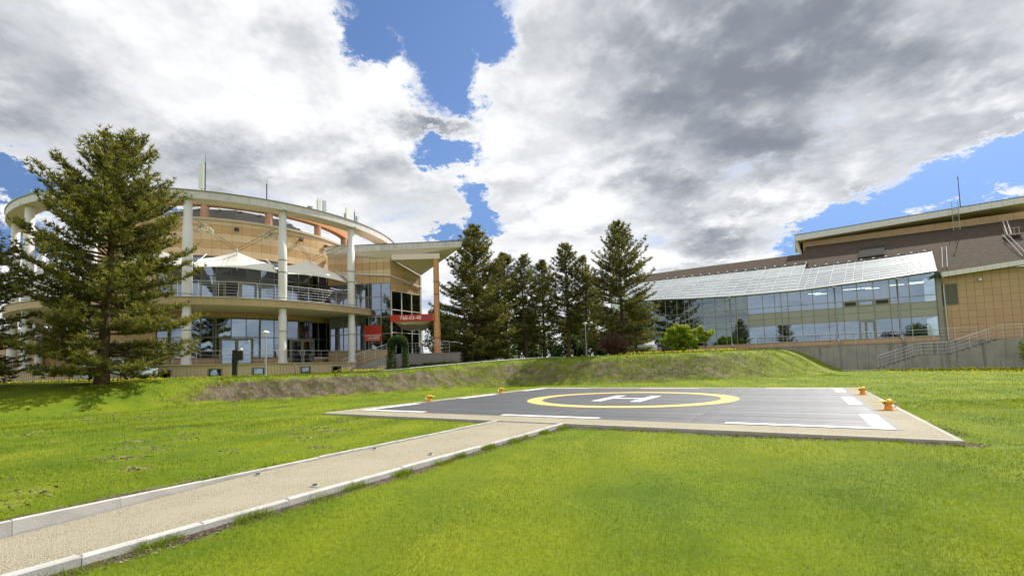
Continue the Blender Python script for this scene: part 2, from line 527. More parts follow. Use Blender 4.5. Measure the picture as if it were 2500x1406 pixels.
# lawn: one sheet in site coordinates, reaching the horizon
far = [-2500, -900, -320, -150, -90, -65]
Ua = sorted(set(far + list(np.round(np.arange(-50, 66.1, .5), 3)) + [7.84, 7.9, 10.0, 10.06, 80, 110, 170, 330, 900, 2500]))
Va = sorted(set(far[:4] + [-80, -45, -32] + list(np.round(np.arange(-24, 78.1, .5), 3)) + [95, 120, 170, 330, 900, 2500]))
UU, VV = np.meshgrid(Ua, Va)
XX = PAD_O[0] + UU * UN[0] + VV * VN[0]
YY = PAD_O[1] + UU * UN[1] + VV * VN[1]
ZZ = ground_z(XX, YY)
trench = (UU > 7.87) & (UU < 10.03) & (VV < -.1) & (VV > -30)
ZZ = np.where(trench, -.75, ZZ)
nu, nv = len(Ua), len(Va)
me = bpy.data.meshes.new('lawn')
idx = np.arange(nu * nv).reshape(nv, nu)
quads = np.stack([idx[:-1, :-1], idx[:-1, 1:], idx[1:, 1:], idx[1:, :-1]], -1).reshape(-1, 4)
me.vertices.add(nu * nv); me.loops.add(quads.size); me.polygons.add(len(quads))
me.vertices.foreach_set('co', np.stack([UU, VV, ZZ], -1).astype(np.float32).ravel())
me.loops.foreach_set('vertex_index', quads.astype(np.int32).ravel())
me.polygons.foreach_set('loop_start', np.arange(0, quads.size, 4, dtype=np.int32))
me.polygons.foreach_set('use_smooth', [True] * len(quads))
me.update(calc_edges=True)
_yb2, _w2, _hp2, _ri, _fl = ground_parts(XX, YY)
q_ = _ri * _fl
soil = S(np.minimum(q_ * 14, (1 - q_) * 5.5)) * S((XX + 19.5) / 2.0) * S((YY - 20) / 6)
soil = soil * (1 - .45 * S((XX - 18) / 5)) * (1 + .25 * (1 - S((XX + 11) / 8)))
at = me.attributes.new('soil', 'FLOAT', 'POINT'); at.data.foreach_set('value', soil.astype(np.float32).ravel())

m = bpy.data.materials.new('lawn_grass'); m.use_nodes = True
t = NT(m.node_tree); b = m.node_tree.nodes['Principled BSDF']
tc = t.n('ShaderNodeTexCoord').outputs['Object']
su, sv, sz = t.sep(tc)
flat = t.xyz(su, sv, 0)
n_big = t.noise(flat, .22, 5, .62); n_mid = t.noise(flat, 1.1, 5, .62); n_fine = t.noise(flat, 14, 5, .65); n_tiny = t.noise(flat, 60, 3, .6)
g = t.mix(t.sstep(n_mid, .33, .68), rgb(.1, .16, .007), rgb(.162, .225, .009))
g = t.mix(t.sstep(n_big, .4, .66), g, rgb(.21, .248, .011))
stripe = t.m('SINE', t.m('ADD', t.m('MULTIPLY', t.m('ADD', su, t.m('MULTIPLY', n_big, 2.5)), 2.6), t.m('MULTIPLY', sv, 1.0)))
g = t.mix(t.m('MULTIPLY', t.sstep(stripe, -.2, .8), .32), g, rgb(.075, .14, .01))
g = t.mix(t.m('MULTIPLY', t.sstep(n_fine, .5, .7), .55), g, rgb(.065, .105, .01))
g = t.mix(t.m('MULTIPLY', t.sstep(n_tiny, .52, .75), .35), g, rgb(.3, .36, .03))
# bare soil: seeded bank, edges of the works, small scars
sa = t.n('ShaderNodeAttribute', attribute_name='soil').outputs['Fac']
rot = t.n('ShaderNodeVectorRotate', rotation_type='Z_AXIS'); t.l(flat, rot.inputs['Vector']); rot.inputs['Angle'].default_value = .95
streaky = t.noise(t.vm('MULTIPLY', rot.outputs[0], (1.5, .4, 1)), 1.0, 5, .6)
clod = t.noise(flat, 1.7, 6, .62)
bank = t.sstep(t.m('ADD', t.m('ADD', t.m('MULTIPLY', sa, .62), t.m('MULTIPLY', streaky, .75)), t.m('MULTIPLY', clod, .5)), 1.1, 1.4)
e1 = t.m('MULTIPLY', t.sstep(su, 10.5, 10.1), t.m('MULTIPLY', t.sstep(su, 9.9, 10.0), t.sstep(sv, .1, -.2)))
e2 = t.m('MULTIPLY', t.sstep(sv, -.62, -.2), t.m('MULTIPLY', t.sstep(sv, .4, .1), t.m('MULTIPLY', t.sstep(su, 9.9, 10.2), t.sstep(su, 18.6, 18.1))))
e3 = t.m('MULTIPLY', t.sstep(su, 7.2, 7.8), t.m('MULTIPLY', t.sstep(su, 8, 7.9), t.sstep(sv, -6.5, -9)))
e4 = t.m('MULTIPLY', t.sstep(su, 18.7, 18.1), t.sstep(sv, .2, -.4))
edge = t.m('MAXIMUM', t.m('MAXIMUM', e1, e2), t.m('MAXIMUM', e3, t.m('MULTIPLY', e4, .4)))
edge = t.sstep(t.m('ADD', t.m('MULTIPLY', edge, .62), t.m('MULTIPLY', t.noise(flat, 2.4, 6, .7), .8)), .74, .88)
scar_n = t.noise(t.vm('MULTIPLY', flat, (1, .8, 1)), 1.25, 7, .72)
leftside = t.m('ADD', t.m('MULTIPLY', t.sstep(su, 8.5, 6.5), .62), .2)
scar = t.m('MULTIPLY', t.sstep(scar_n, .635, .70), leftside)
soil_c = t.mix(t.sstep(clod, .4, .62), rgb(.085, .065, .045), rgb(.17, .135, .095))
soil_c = t.mix(t.m('MULTIPLY', t.sstep(n_tiny, .56, .64), .5), soil_c, rgb(.3, .26, .2))
green_bank = t.mix(t.sstep(clod, .4, .62), rgb(.13, .145, .018), rgb(.2, .25, .015))
g = t.mix(t.m('MULTIPLY', t.sstep(sa, .1, .6), .85), g, green_bank)
g = t.mix(bank, g, soil_c)
g = t.mix(edge, g, soil_c)
g = t.mix(scar, g, rgb(.12, .1, .05))
t.put(b.inputs['Base Color'], g)
b.inputs['Roughness'].default_value = .85
b.inputs['Specular IOR Level'].default_value = .15
bn = t.n('ShaderNodeBump'); bn.inputs['Strength'].default_value = .9; bn.inputs['Distance'].default_value = .05
hgt = t.m('ADD', t.m('MULTIPLY', n_fine, .7), t.m('ADD', t.m('MULTIPLY', n_tiny, .5), t.m('MULTIPLY', clod, t.m('MULTIPLY', sa, 5.0))))
t.l(hgt, bn.inputs['Height']); t.l(bn.outputs[0], b.inputs['Normal'])
MATS['lawn'] = m
me.materials.append(m)
lawn = obj('lawn', me, None, (PAD_O[0], PAD_O[1], 0), ANG)
tag(lawn, 'bright green mown lawn with bare soil bank behind the helipad', None, None, 'structure')

# pebble surface shared by the path and the helipad margin
m = bpy.data.materials.new('bound_gravel'); m.use_nodes = True
t = NT(m.node_tree); b = m.node_tree.nodes['Principled BSDF']
tc = t.n('ShaderNodeTexCoord').outputs['Object']
vo = t.n('ShaderNodeTexVoronoi'); t.l(tc, vo.inputs['Vector']); vo.inputs['Scale'].default_value = 75
cr = t.sep(vo.outputs['Color'])[0]
c = t.mix(cr, rgb(.34, .305, .21), rgb(.52, .48, .36))
c = t.mix(t.sstep(vo.outputs['Distance'], .3, .7), c, rgb(.2, .175, .12))
c = t.mix(t.m('MULTIPLY', t.sstep(t.noise(tc, .6, 6, .65), .4, .66), .6), c, rgb(.37, .335, .25))
t.put(b.inputs['Base Color'], c); b.inputs['Roughness'].default_value = .8; b.inputs['Specular IOR Level'].default_value = .3
bn = t.n('ShaderNodeBump'); bn.inputs['Strength'].default_value = .7; bn.inputs['Distance'].default_value = .012; bn.invert = True
t.l(vo.outputs['Distance'], bn.inputs['Height']); t.l(bn.outputs[0], b.inputs['Normal'])
MATS['bound_gravel'] = m

# ------------------------------------------------------------------ path with kerbs
path = tag(bpy.data.objects.new('path', None), None, None, None, 'structure')
col.objects.link(path); path.location = (PAD_O[0], PAD_O[1], 0); path.rotation_euler = (0, 0, ANG)
mb = MB()
vs = []
Vp = list(np.arange(-.2, -24.01, -.4))


def path_z(v):
    return -.025 - .15 * float(S(np.array((-v - 6.8) / 4.4)))


for v in Vp:
    for k in range(5):
        vs.append((7.94 + (9.965 - 7.94) * k / 4, v, path_z(v) + (.03 * float(S(np.array((-v - 6.8) / 4.4))) * k)))
fs = [(i * 5 + k, i * 5 + k + 1, i * 5 + k + 6, i * 5 + k + 5) for i in range(len(Vp) - 1) for k in range(4)]
mb.add(vs, fs).build('path_surface', 'bound_gravel', path)
stoneL = MB().cbox(-.04, .04, -.498, .498, -.5, 0, .006).mesh('kerb_stone', 'concrete_kerb')
stoneR = MB().cbox(-.048, .048, -.498, .498, -.5, 0, .016).mesh('kerb_stone', 'concrete_kerb')
for i in range(24):
    obj('kerb_stone', stoneL, path, (7.885, -.72 - i, .012 + random.uniform(-.007, .007)), random.uniform(-.006, .006))
    obj('kerb_stone', stoneR, path, (10.02, -.72 - i, .012 + random.uniform(-.01, .008)), random.uniform(-.008, .008))

# ------------------------------------------------------------------ helipad
pad = thing('helipad', 'square grey plank helipad with white H inside a yellow ring', 'helipad', (PAD_O[0], PAD_O[1], 0), ANG)
U0, U1, V0, V1 = -.2, 18.12, -.2, 17.9          # outer edge
D0, D1, E0, E1 = .42, 17.33, 1.0, 16.95         # deck
mb = MB()
for (a, b_, c, d) in ((U0 + .12, U1 - .12, V0 + .12, E0), (U0 + .12, U1 - .12, E1, V1 - .12), (U0 + .12, D0, E0, E1), (D1 + .1, U1 - .12, E0, E1)):
    mb.box(a, b_, c, d, -.3, 0)
mb.build('margin', 'bound_gravel', pad)
MB().box(D0, D1 + .1, E0, E1, -.35, -.05).build('substructure', 'joint', pad)
MB().box(D1 + .005, D1 + .095, E0, E1, -.05, .006).build('edge_strip', 'edge_grey', pad)
nk = 7
L = (U1 - U0) / nk
ks = MB().cbox(-L / 2 + .004, L / 2 - .004, -.06, .06, -.5, 0, .012).mesh('kerb_stone', 'pad_kerb')
Lv = (V1 - V0 - .24) / nk
kv = MB().cbox(-.06, .06, -Lv / 2 + .004, Lv / 2 - .004, -.5, 0, .012).mesh('kerb_stone', 'pad_kerb')
for i in range(nk):
    for vv in (V0 + .06, V1 - .06):
        obj('kerb_stone', ks, pad, (U0 + (i + .5) * L, vv, .004 + random.uniform(0, .004)))
    for uu in (U0 + .06, U1 - .06):
        obj('kerb_stone', kv, pad, (uu, V0 + .12 + (i + .5) * Lv, .004 + random.uniform(0, .004)))
rows, cols_ = 64, 4
pw, pl = (E1 - E0) / rows, (D1 - D0) / cols_
plank = MB().box(-pl / 2 + .004, pl / 2 - .004, -pw / 2 + .005, pw / 2 - .005, -.05, 0).mesh('plank', 'deck')
for r in range(rows):
    for c in range(cols_):
        obj('plank', plank, pad, (D0 + (c + .5) * pl, E0 + (r + .5) * pw, .008 + random.uniform(-.003, .003)))
zt = .016
DW = .4
us = [D0 + .02 + (D1 - D0 - .04) * k / 5 for k in range(6)]
vs_ = [E0 + .02 + (E1 - E0 - .04) * k / 5 for k in range(6)]


def flatbox(a, b_, c, d):
    return MB().box(a, b_, c, d, zt - .003, zt)


for k in (0, 2, 4):
    flatbox(us[k], us[k + 1], vs_[0], vs_[0] + .32).build('edge_marking', 'white_paint', pad)
    flatbox(us[k], us[k + 1], vs_[5] - .32, vs_[5]).build('edge_marking', 'white_paint', pad)
    a, b_ = vs_[k] + (.322 if k == 0 else 0), vs_[k + 1] - (.322 if k == 4 else 0)
    flatbox(us[0], us[0] + DW, a, b_).build('edge_marking', 'white_paint', pad)
    flatbox(us[5] - DW, us[5], a, b_).build('edge_marking', 'white_paint', pad)
CX, CYP = 8.97, 8.75
ring = MB().arc(3.82, 4.5, 0, 2 * math.pi, zt - .003, zt, 96)
ring.build('ring_marking', 'yellow_paint', pad, loc=(CX, CYP, 0))
h = MB()
h.box(-1.06, -.62, -1.72, 1.72, zt - .003, zt); h.box(.62, 1.06, -1.72, 1.72, zt - .003, zt); h.box(-.62, .62, -.2, .2, zt - .003, zt)
h.build('letter_marking', 'white_paint', pad, loc=(CX, CYP, 0))


def pad_light(u, v, rz, label):
    x, y = uvw(u, v)
    t_ = thing('pad_light', label, 'flood light', (x, y, .004), ANG + rz, 'orange floodlights on the helipad edge')
    MB().lathe([(.2, 0), (.2, .008), (.19, .012)], 16).build('base_plate', 'orange_enamel', t_)
    MB().lathe([(.125, .012), (.1, .06), (.085, .13), (.078, .16)], 8).build('body', 'orange_enamel', t_)
    MB().lathe([(.09, .16), (.105, .175), (.115, .225), (.1, .245)], 16).build('collar', 'orange_enamel', t_, True)
    hd = MB()
    hd.hexa([(-.3, -.1, .225), (.12, -.13, .235), (.12, .13, .235), (-.3, .1, .225)], [(-.3, -.09, .24), (.1, -.115, .285), (.1, .115, .285), (-.3, .09, .24)])
    hd.build('visor', 'yellow_enamel', t_)
    MB().lathe([(.075, .285), (.07, .3), (.04, .312), (.01, .315)], 14, .02, 0).build('cap', 'yellow_enamel', t_, True)
    MB().tube([(.1, 0, .235), (.17, 0, .235), (.22, .005, .2), (.22, .01, .15), (.17, .012, .1), (.13, .01, .07)], .016, 6).build('cable', 'galv', t_, True)
    MB().box(-.13, -.085, -.06, .06, .165, .215).build('lens', 'glass_dark', t_)
    return t_


pad_light(17.76, 5.72, .1, 'orange floodlight on the right margin of the helipad, nearer the camera')
pad_light(17.76, 12.5, .12, 'orange floodlight on the right margin of the helipad, farther from the camera')
pad_light(.08, 5.6, math.pi + .1, 'orange floodlight on the left edge of the helipad, nearer the camera')
pad_light(.08, 12.0, math.pi - .05, 'orange floodlight on the left edge of the helipad, farther from the camera')
for (u, v, lab) in ((8.12, -7.5, 'small path light beside the left kerb, nearest the camera'), (9.66, -7.56, 'small path light beside the right kerb, nearest the camera'),
                    (8.12, -5.08, 'small path light beside the left kerb, farther along the path'), (9.62, -5.06, 'small path light beside the right kerb, farther along the path')):
    x, y = uvw(u, v)
    t_ = thing('path_light', lab, 'path light', (x, y, path_z(v) + .004 + .03 * float(S(np.array((-v - 6.8) / 4.4))) * (u - 7.94) / .5), 0, 'recessed lights along the gravel path')
    MB().lathe([(.06, -.02), (.06, .01), (.05, .016), (.042, .014)], 16).build('rim', 'galv', t_)
    MB().lathe([(.042, .012), (.036, .022), (.022, .03), (.006, .033)], 14).build('lens', 'glass_dark', t_, True)
# ------------------------------------------------------------------ shared builders
def railing(parent, pts, height, spacing, wires, mat='steel', name='railing', r=.021, pr=.014):
    """steel railing along a polyline: posts, hand rail and wires are sub-parts"""
    pts = [Vector(p) for p in pts]
    hr = MB().tube([p + Vector((0, 0, height)) for p in pts], r, 8).build(name, mat, parent, True)
    dist = [0.0]
    for a, b_ in zip(pts, pts[1:]):
        dist.append(dist[-1] + (b_ - a).length)
    n = max(1, round(dist[-1] / spacing))
    post = MB().tube([(0, 0, 0), (0, 0, height - r * .6)], pr, 6).mesh('post', mat, True)
    for i in range(n + 1):
        d = dist[-1] * i / n
        for k in range(len(pts) - 1):
            if d <= dist[k + 1] + 1e-6:
                f = (d - dist[k]) / max(1e-6, dist[k + 1] - dist[k])
                p = pts[k].lerp(pts[k + 1], f)
                break
        obj('post', post, hr, p)
    for w in range(wires):
        z = height * (w + .6) / (wires + .4)
        MB().tube([p + Vector((0, 0, z)) for p in pts], .008, 5).build('wire', mat, hr, True)
    return hr


def pol(r, a, z=0.0):
    return (r * math.cos(R_(a)), r * math.sin(R_(a)), z)


# ------------------------------------------------------------------ rotunda (left building)
RC = (-30.97, 52.31)
rot = thing('rotunda_building', 'round tan tiled building with white columns carrying a pale ring beam', 'building', (RC[0], RC[1], 0))
AF = -59.3                                   # direction towards the camera
A0, A1 = R_(AF - 112), R_(AF + 105)
ZB, ZF, ZG, ZD, ZR = 2.41, 7.66, 12.05, 15.4, 15.42
# plinth, terrace
MB().arc(10, 18.02, A0, R_(-26.5), .6, ZB - .06, 60).build('plinth', 'plinth_paint', rot)
rb = MB()
k = AF - 100
while k < -26.8:
    rb.arc(18.02, 18.055, R_(k), R_(k + .42), .7, ZB - .08, 1)
    k += .72
ribs = rb.build('cladding_ribs', 'plinth_paint', rot); ribs['kind'] = 'stuff'
MB().arc(9, 18.2, A0, R_(-26.2), ZB - .06, ZB, 60).build('terrace_floor', 'cream_soffit', rot)
for (a, b_) in ((-75.5, -72.8), (-64.95, -62.4), (-55.63, -53.04), (-44.04, -41.61), (-34.95, -32.1)):
    w_ = MB().arc(17.9, 18.06, R_(a), R_(b_), 1.42, 2.02, 3).build('basement_window', 'dark_metal', rot)
    fr = MB()
    fr.arc(18.0, 18.1, R_(a - .25), R_(a), 1.36, 2.08, 1); fr.arc(18.0, 18.1, R_(b_), R_(b_ + .25), 1.36, 2.08, 1)
    fr.arc(18.0, 18.1, R_(a), R_(b_), 2.02, 2.08, 3); fr.arc(18.0, 18.1, R_(a), R_(b_), 1.36, 1.42, 3)
    fr.build('frame', 'frame_olive', w_)
    MB().arc(18.062, 18.07, R_(a + .3), R_(b_ - .3), 1.46, 1.98, 3).build('pane', 'glass', w_)
# core and floors behind the glass
MB().arc(7.6, 8.0, A0, A1, ZB, 15.2, 40).build('core_wall', 'interior_light', rot)
MB().arc(0.5, 12.1, 0, 2 * math.pi, 15.0, 15.3, 64).build('roof_slab', 'dark_cap', rot)
MB().arc(7, 12.2, A0, A1, 11.75, 12.05, 48).build('ceiling', 'interior', rot)
# balcony slab
MB().arc(9, 17.7, A0, A1, ZF - .58, ZF - .02, 72).build('balcony_slab', 'soffit_white', rot)
MB().arc(17.55, 17.86, A0, A1, ZF - .02, ZF + .03, 72).build('balcony_edge', 'white_frame', rot)
bp = MB().arc(17.7, 17.76, R_(-1.93), R_(1.93), ZF - .6, ZF - .03, 2).mesh('balcony_panel', 'tile_balcony')
for i in range(44):
    obj('balcony_panel', bp, rot, None, R_(AF - 86 + i * 3.9))
# drum of tile panels
MB().arc(11.9, 12.42, A0, A1, ZG - .05, ZD, 72).build('drum_wall', 'joint', rot)
rows_ = [(ZG + .02, ZG + .7, 'tile_light'), (ZG + .72, ZG + 1.4, 'tile_dark'), (ZG + 1.42, ZG + 2.1, 'tile_light'), (ZG + 2.12, ZG + 2.8, 'tile_dark'), (ZG + 2.82, ZD - .16, 'tile_light')]
da = 3.6
for (z0, z1, mt) in rows_:
    pm = MB().arc(12.42, 12.47, R_(-da / 2 + .035), R_(da / 2 - .035), z0, z1, 2).mesh('tile_panel', mt)
    for i in range(44):
        obj('tile_panel', pm, rot, None, R_(AF - 79 + i * da))
MB().arc(12.0, 12.6, A0, A1, ZD - .14, ZD + .06, 72).build('cornice', 'cream_soffit', rot)
for a in (-71.3, -59.3, -46.8, -33.8, -20):
    fl = MB()
    fl.box(12.47, 12.6, -.04, .04, 14.55, 14.65); fl.hexa([(12.6, -.2, 14.42), (12.78, -.2, 14.5), (12.78, .2, 14.5), (12.6, .2, 14.42)], [(12.58, -.2, 14.62), (12.76, -.2, 14.7), (12.76, .2, 14.7), (12.58, .2, 14.62)])
    fl.build('wall_floodlight', 'dark_metal', rot, rotz=R_(a))
# glazing, two storeys
dg = 5.4
ng = 20
AS = -88.0


def glazing(r, zs, mat_rows, door_cols, zdoor, nm):
    z0, z1 = zs[0], zs[-1]
    mul = MB().box(r - .06, r + .06, -.035, .035, z0, z1).mesh('mullion', 'frame_olive')
    for i in range(ng + 1):
        obj('mullion', mul, rot, None, R_(AS + i * dg))
    hw = r * math.tan(R_(dg / 2)) - .036
    rc = r * math.cos(R_(dg / 2))
    for j in range(len(zs) - 1):
        pane = MB().box(rc - .008, rc + .008, -hw, hw, zs[j] + .03, zs[j + 1] - .03).mesh('pane', mat_rows[j])
        for i in range(ng):
            obj('pane', pane, rot, None, R_(AS + (i + .5) * dg))
    for z in zs:
        MB().arc(r * math.cos(R_(dg / 2)) - .045, r * math.cos(R_(dg / 2)) + .045, R_(AS), R_(AS + ng * dg), z - .035, z + .035, ng).build('transom', 'frame_olive', rot)


glazing(12.25, [3.06, 4.88, 6.58], ['glass', 'glass'], (), 4.8, 'lower')
glazing(12.25, [ZF + .06, 10.35, ZG - .06], ['glass', 'glass'], (), 10, 'upper')
sp = MB().arc(12.2, 12.36, R_(-dg / 2 + .06), R_(dg / 2 - .06), 2.44, 3.0, 2).mesh('sill_panel', 'tile_brown')
bd = MB().arc(12.2, 12.38, R_(-dg / 2 + .05), R_(dg / 2 - .05), 6.64, 7.06, 2).mesh('band_panel', 'tile_brown')
for i in range(ng):
    obj('sill_panel', sp, rot, None, R_(AS + (i + .5) * dg))
    obj('band_panel', bd, rot, None, R_(AS + (i + .5) * dg))


def rot_door(a, z0, h, leafs, dark=False):
    d = MB()
    w2 = .62 * leafs
    d.box(12.33, 12.46, -w2 - .07, -w2, z0, z0 + h + .07); d.box(12.33, 12.46, w2, w2 + .07, z0, z0 + h + .07); d.box(12.33, 12.46, -w2, w2, z0 + h, z0 + h + .07)
    if leafs == 2: d.box(12.35, 12.44, -.045, .045, z0, z0 + h)
    o = d.build('door', 'frame_grey', rot, rotz=R_(a))
    for s in range(leafs):
        y0 = -w2 + s * 1.24
        lf = MB()
        lf.box(12.37, 12.42, y0 + .03, y0 + .13, z0, z0 + h - .01); lf.box(12.37, 12.42, y0 + 1.1, y0 + 1.2, z0, z0 + h - .01)
        lf.box(12.37, 12.42, y0 + .13, y0 + 1.1, z0, z0 + .16); lf.box(12.37, 12.42, y0 + .13, y0 + 1.1, z0 + h - .13, z0 + h - .01)
        lf.build('leaf', 'frame_grey', o)
        MB().box(12.385, 12.4, y0 + .13, y0 + 1.1, z0 + .16, z0 + h - .13).build('pane', 'black_plastic' if dark and s == 0 else 'glass', o)
        MB().tube([(12.47, y0 + (1.0 if s == 0 else .2), z0 + .85), (12.47, y0 + (1.0 if s == 0 else .2), z0 + 1.35)], .02, 6).build('handle', 'steel', o)


lw = MB().arc(12.0, 12.3, A0, R_(AS), ZB, ZG, 30).build('side_wall', 'joint', rot)
for (z0, z1) in ((2.44, 3.5), (3.52, 4.7), (4.72, 5.9), (5.92, 7.06), (7.7, 8.75), (8.77, 9.85), (9.87, 10.95), (10.97, 12.0)):
    wp_ = MB().arc(12.3, 12.36, R_(-2.95), R_(2.95), z0, z1, 2).mesh('wall_panel', 'tile_light' if int(z0) % 2 else 'tile_dark')
    for i in range(10):
        obj('wall_panel', wp_, rot, None, R_(AS - 3 - 6 * i))
rot_door(-59.0, ZB, 2.3, 2)
rot_door(-32.5, ZB, 2.3, 2)
rot_door(-57.8, ZF, 2.3, 2, True)
# white columns
CA = [-47.9 + 22.5 * k for k in range(-5, 3)]
shaft = MB().lathe([(.36, 2.42), (.36, 2.62), (.325, 2.66), (.325, 5.05), (.305, 5.06), (.305, 5.1), (.33, 5.11), (.33, 6.4), (.3, 6.45), (.3, 7.05)], 24)
shaft.lathe([(.33, 7.7), (.33, 7.9), (.345, 7.95), (.345, 10.05), (.315, 10.06), (.315, 10.16), (.345, 10.17), (.345, 11.1), (.315, 11.11), (.315, 11.2), (.345, 11.21), (.345, 13.3), (.295, 13.36), (.295, 15.41)], 24)
sm_ = shaft.mesh('column', 'white_clad', True)
grooves = [MB().lathe([(r - .04, z - .04), (r + .008, z - .035), (r + .008, z + .035), (r - .04, z + .04)], 24).mesh('groove', 'frame_grey', True) for (r, z) in ((.345, 10.11), (.345, 11.155), (.33, 5.08), (.345, 7.9))]
sl = MB().box(.3, .5, -.1, .1, 15.48, 15.58).mesh('spot_light', 'lamp_white')
for a in CA:
    c_ = obj('column', sm_, rot, pol(17.2, a), R_(a))
    for gm_ in grooves:
        obj('groove', gm_, c_)
    obj('spot_light', sl, c_, (.2, 0, -.02))
# ring beam
MB().arc(16.35, 17.74, 0, 2 * math.pi, ZR, ZR + .56, 128).build('ring_beam', 'cream_soffit', rot)
MB().arc(16.2, 17.86, 0, 2 * math.pi, ZR + .56, ZR + .62, 128).build('ring_capping', 'frame_grey', rot)
fp = MB().arc(17.74, 17.79, R_(-2.23), R_(2.23), ZR - .03, ZR + .56, 2).mesh('fascia_panel', 'grey_fascia')
fi = MB().arc(16.3, 16.35, R_(-2.23), R_(2.23), ZR - .03, ZR + .56, 2).mesh('fascia_panel', 'grey_fascia')
for i in range(80):
    obj('fascia_panel', fp, rot, None, R_(i * 4.5))
    obj('fascia_panel', fi, rot, None, R_(i * 4.5))
# inner orange ring on short posts
MB().arc(11.7, 12.4, 0, 2 * math.pi, ZR + 1.22, ZR + 2.2, 96).build('inner_ring', 'orange_clad', rot)
pst = MB().lathe([(.34, 15.3), (.34, ZR + 1.22)], 16).mesh('ring_post', 'pink_clad', True)
for k in range(15):
    obj('ring_post', pst, rot, pol(12.05, -71.0 + 24.3 * k))
# skylight: dark collar cone, pale glazed cone
MB().lathe([(11.4, 15.25), (6.5, 18.15), (6.3, 18.2)], 12).build('skylight_collar', 'dark_cap', rot)
sk = MB().lathe([(6.4, 18.22), (.4, 21.6)], 12).build('skylight', 'roof_pane', rot)
bars = MB()
for k in range(12):
    a = 30 * k
    bars.tube([pol(6.42, a, 18.26), pol(.4, a, 21.64)], .05, 4)
bars.build('glazing_bars', 'frame_grey', sk)
for k in range(24):
    MB().lathe([(.16, 0), (.2, .08), (.1, .16)], 8).build('roof_lamp', 'lamp_white', rot, loc=pol(6.9, 15 * k + 4, 17.95))
# railings
railing(rot, [pol(17.4, a, ZF + .03) for a in np.arange(AF - 80, AF + 70, 2.5)], 1.28, 1.35, 5, name='balcony_railing')
railing(rot, [pol(17.6, a, ZB) for a in np.arange(-78, -27, 2.2)], 1.05, 1.5, 2, name='terrace_railing', mat='galv')
railing(rot, [pol(18.6, -78.5, 2.3), pol(19.6, -80.5, 2.1), pol(21.2, -84, 1.5)], 1.0, 1.6, 2, name='stair_railing', mat='galv')

# membranes between the columns, with their cables and light nets
bay_labels = {-81.65: 'white membrane awning left of the first tall column, behind the big pine', -59.15: 'white peaked membrane awning over the balcony, between the two left columns',
              -36.65: 'white peaked membrane awning over the balcony, between the two right columns', -14.15: 'small white membrane awning right of the last column, beside the entrance wing'}
for am, lab in bay_labels.items():
    t_ = thing('membrane_awning', lab, 'awning', (RC[0], RC[1], 0), 0, 'membrane awnings over the balcony')
    hs = 10.4 if am > -20 else 22.5 / 2 - 1.3
    nS, nT = 24, 14
    vs = []; fs = []
    for j in range(nT + 1):
        t01 = j / nT
        for i in range(nS + 1):
            s = -1 + 2 * i / nS
            a = am + s * hs
            r_front = 17.15 - .75 * (1 - s * s)
            r = r_front + (12.7 - r_front) * t01
            zf_ = 10.08 + .28 * (1 - s * s)
            zp = 11.05 + .95 * (1 - abs(s)) ** 1.25
            zb = 11.75 - .35 * abs(s)
            if t01 < .3:
                f = t01 / .3; z = zf_ + (zp - zf_) * f ** 1.15
            else:
                f = (t01 - .3) / .7; z = zp + (zb - zp) * f - .25 * math.sin(math.pi * f)
            vs.append(pol(r, a, z))
    for j in range(nT):
        for i in range(nS):
            o_ = j * (nS + 1) + i
            fs.append((o_, o_ + 1, o_ + nS + 2, o_ + nS + 1))
    mo = MB().add(vs, fs).build('membrane', 'membrane', t_, True)
    so = mo.modifiers.new('thickness', 'SOLIDIFY'); so.thickness = .02
    pk = Vector(pol(15.5, am, 11.95))
    MB().tube([pk + Vector((0, 0, -1.6)), pk + Vector((0, 0, .25))], .05, 8).build('mast', 'white_frame', t_)
    for s in (-1, 1):
        top = Vector(pol(17.0, am + s * 11.25 - s * 1.5, 13.9))
        for dz in (0, .25):
            MB().tube([pk + Vector((0, 0, .2 - dz)), top + Vector((0, 0, -dz * 1.4))], .016, 5).build('cable', 'dark_metal', t_)
        edge_a = Vector(pol(17.0, am + s * hs, 10.3)); MB().tube([edge_a, Vector(pol(14.5, am + s * (hs - 1.2), 11.75))], .035, 6).build('strut', 'white_frame', t_)
rng = np.random.default_rng(5)
for (am, s, lab) in ((-59.15, -1, 'net of gold and white lights hanging from the left tall column, right side'), (-59.15, 1, 'net of gold and white lights hanging from the middle column, left side'),
                     (-36.65, 1, 'net of gold and white lights hanging from the right column, left side')):
    pk = np.array(pol(15.5, am, 12.1)); top = np.array(pol(16.95, am + s * 11.25 - s * 1.55, 13.9))
    n = 420
    f = rng.random(n) ** .9 * (.42 if am < -50 else .6)
    base = top + (pk - top) * f[:, None]
    drop = rng.random(n) * (1.05 * (1 - f / .62))
    base[:, 2] += .15 - drop
    base += rng.normal(0, .05, (n, 3))
    d1 = rng.normal(0, .06, (n, 3)); d2 = rng.normal(0, .06, (n, 3))
    V = np.stack([base, base + d1, base + d2], 1)
    t_ = thing('light_net', lab, 'light net', (RC[0], RC[1], 0), 0, 'light nets hung between the columns')
    o_ = obj('bulbs', tri_mesh('bulbs', V, rng.random(n), 'petals_white'), t_); o_['kind'] = 'stuff'
    MB().tube([tuple(top + (0, 0, .15)), tuple(top + (pk - top) * .62)], .014, 5).build('cord', 'dark_metal', t_)

# antennas on the ring beam


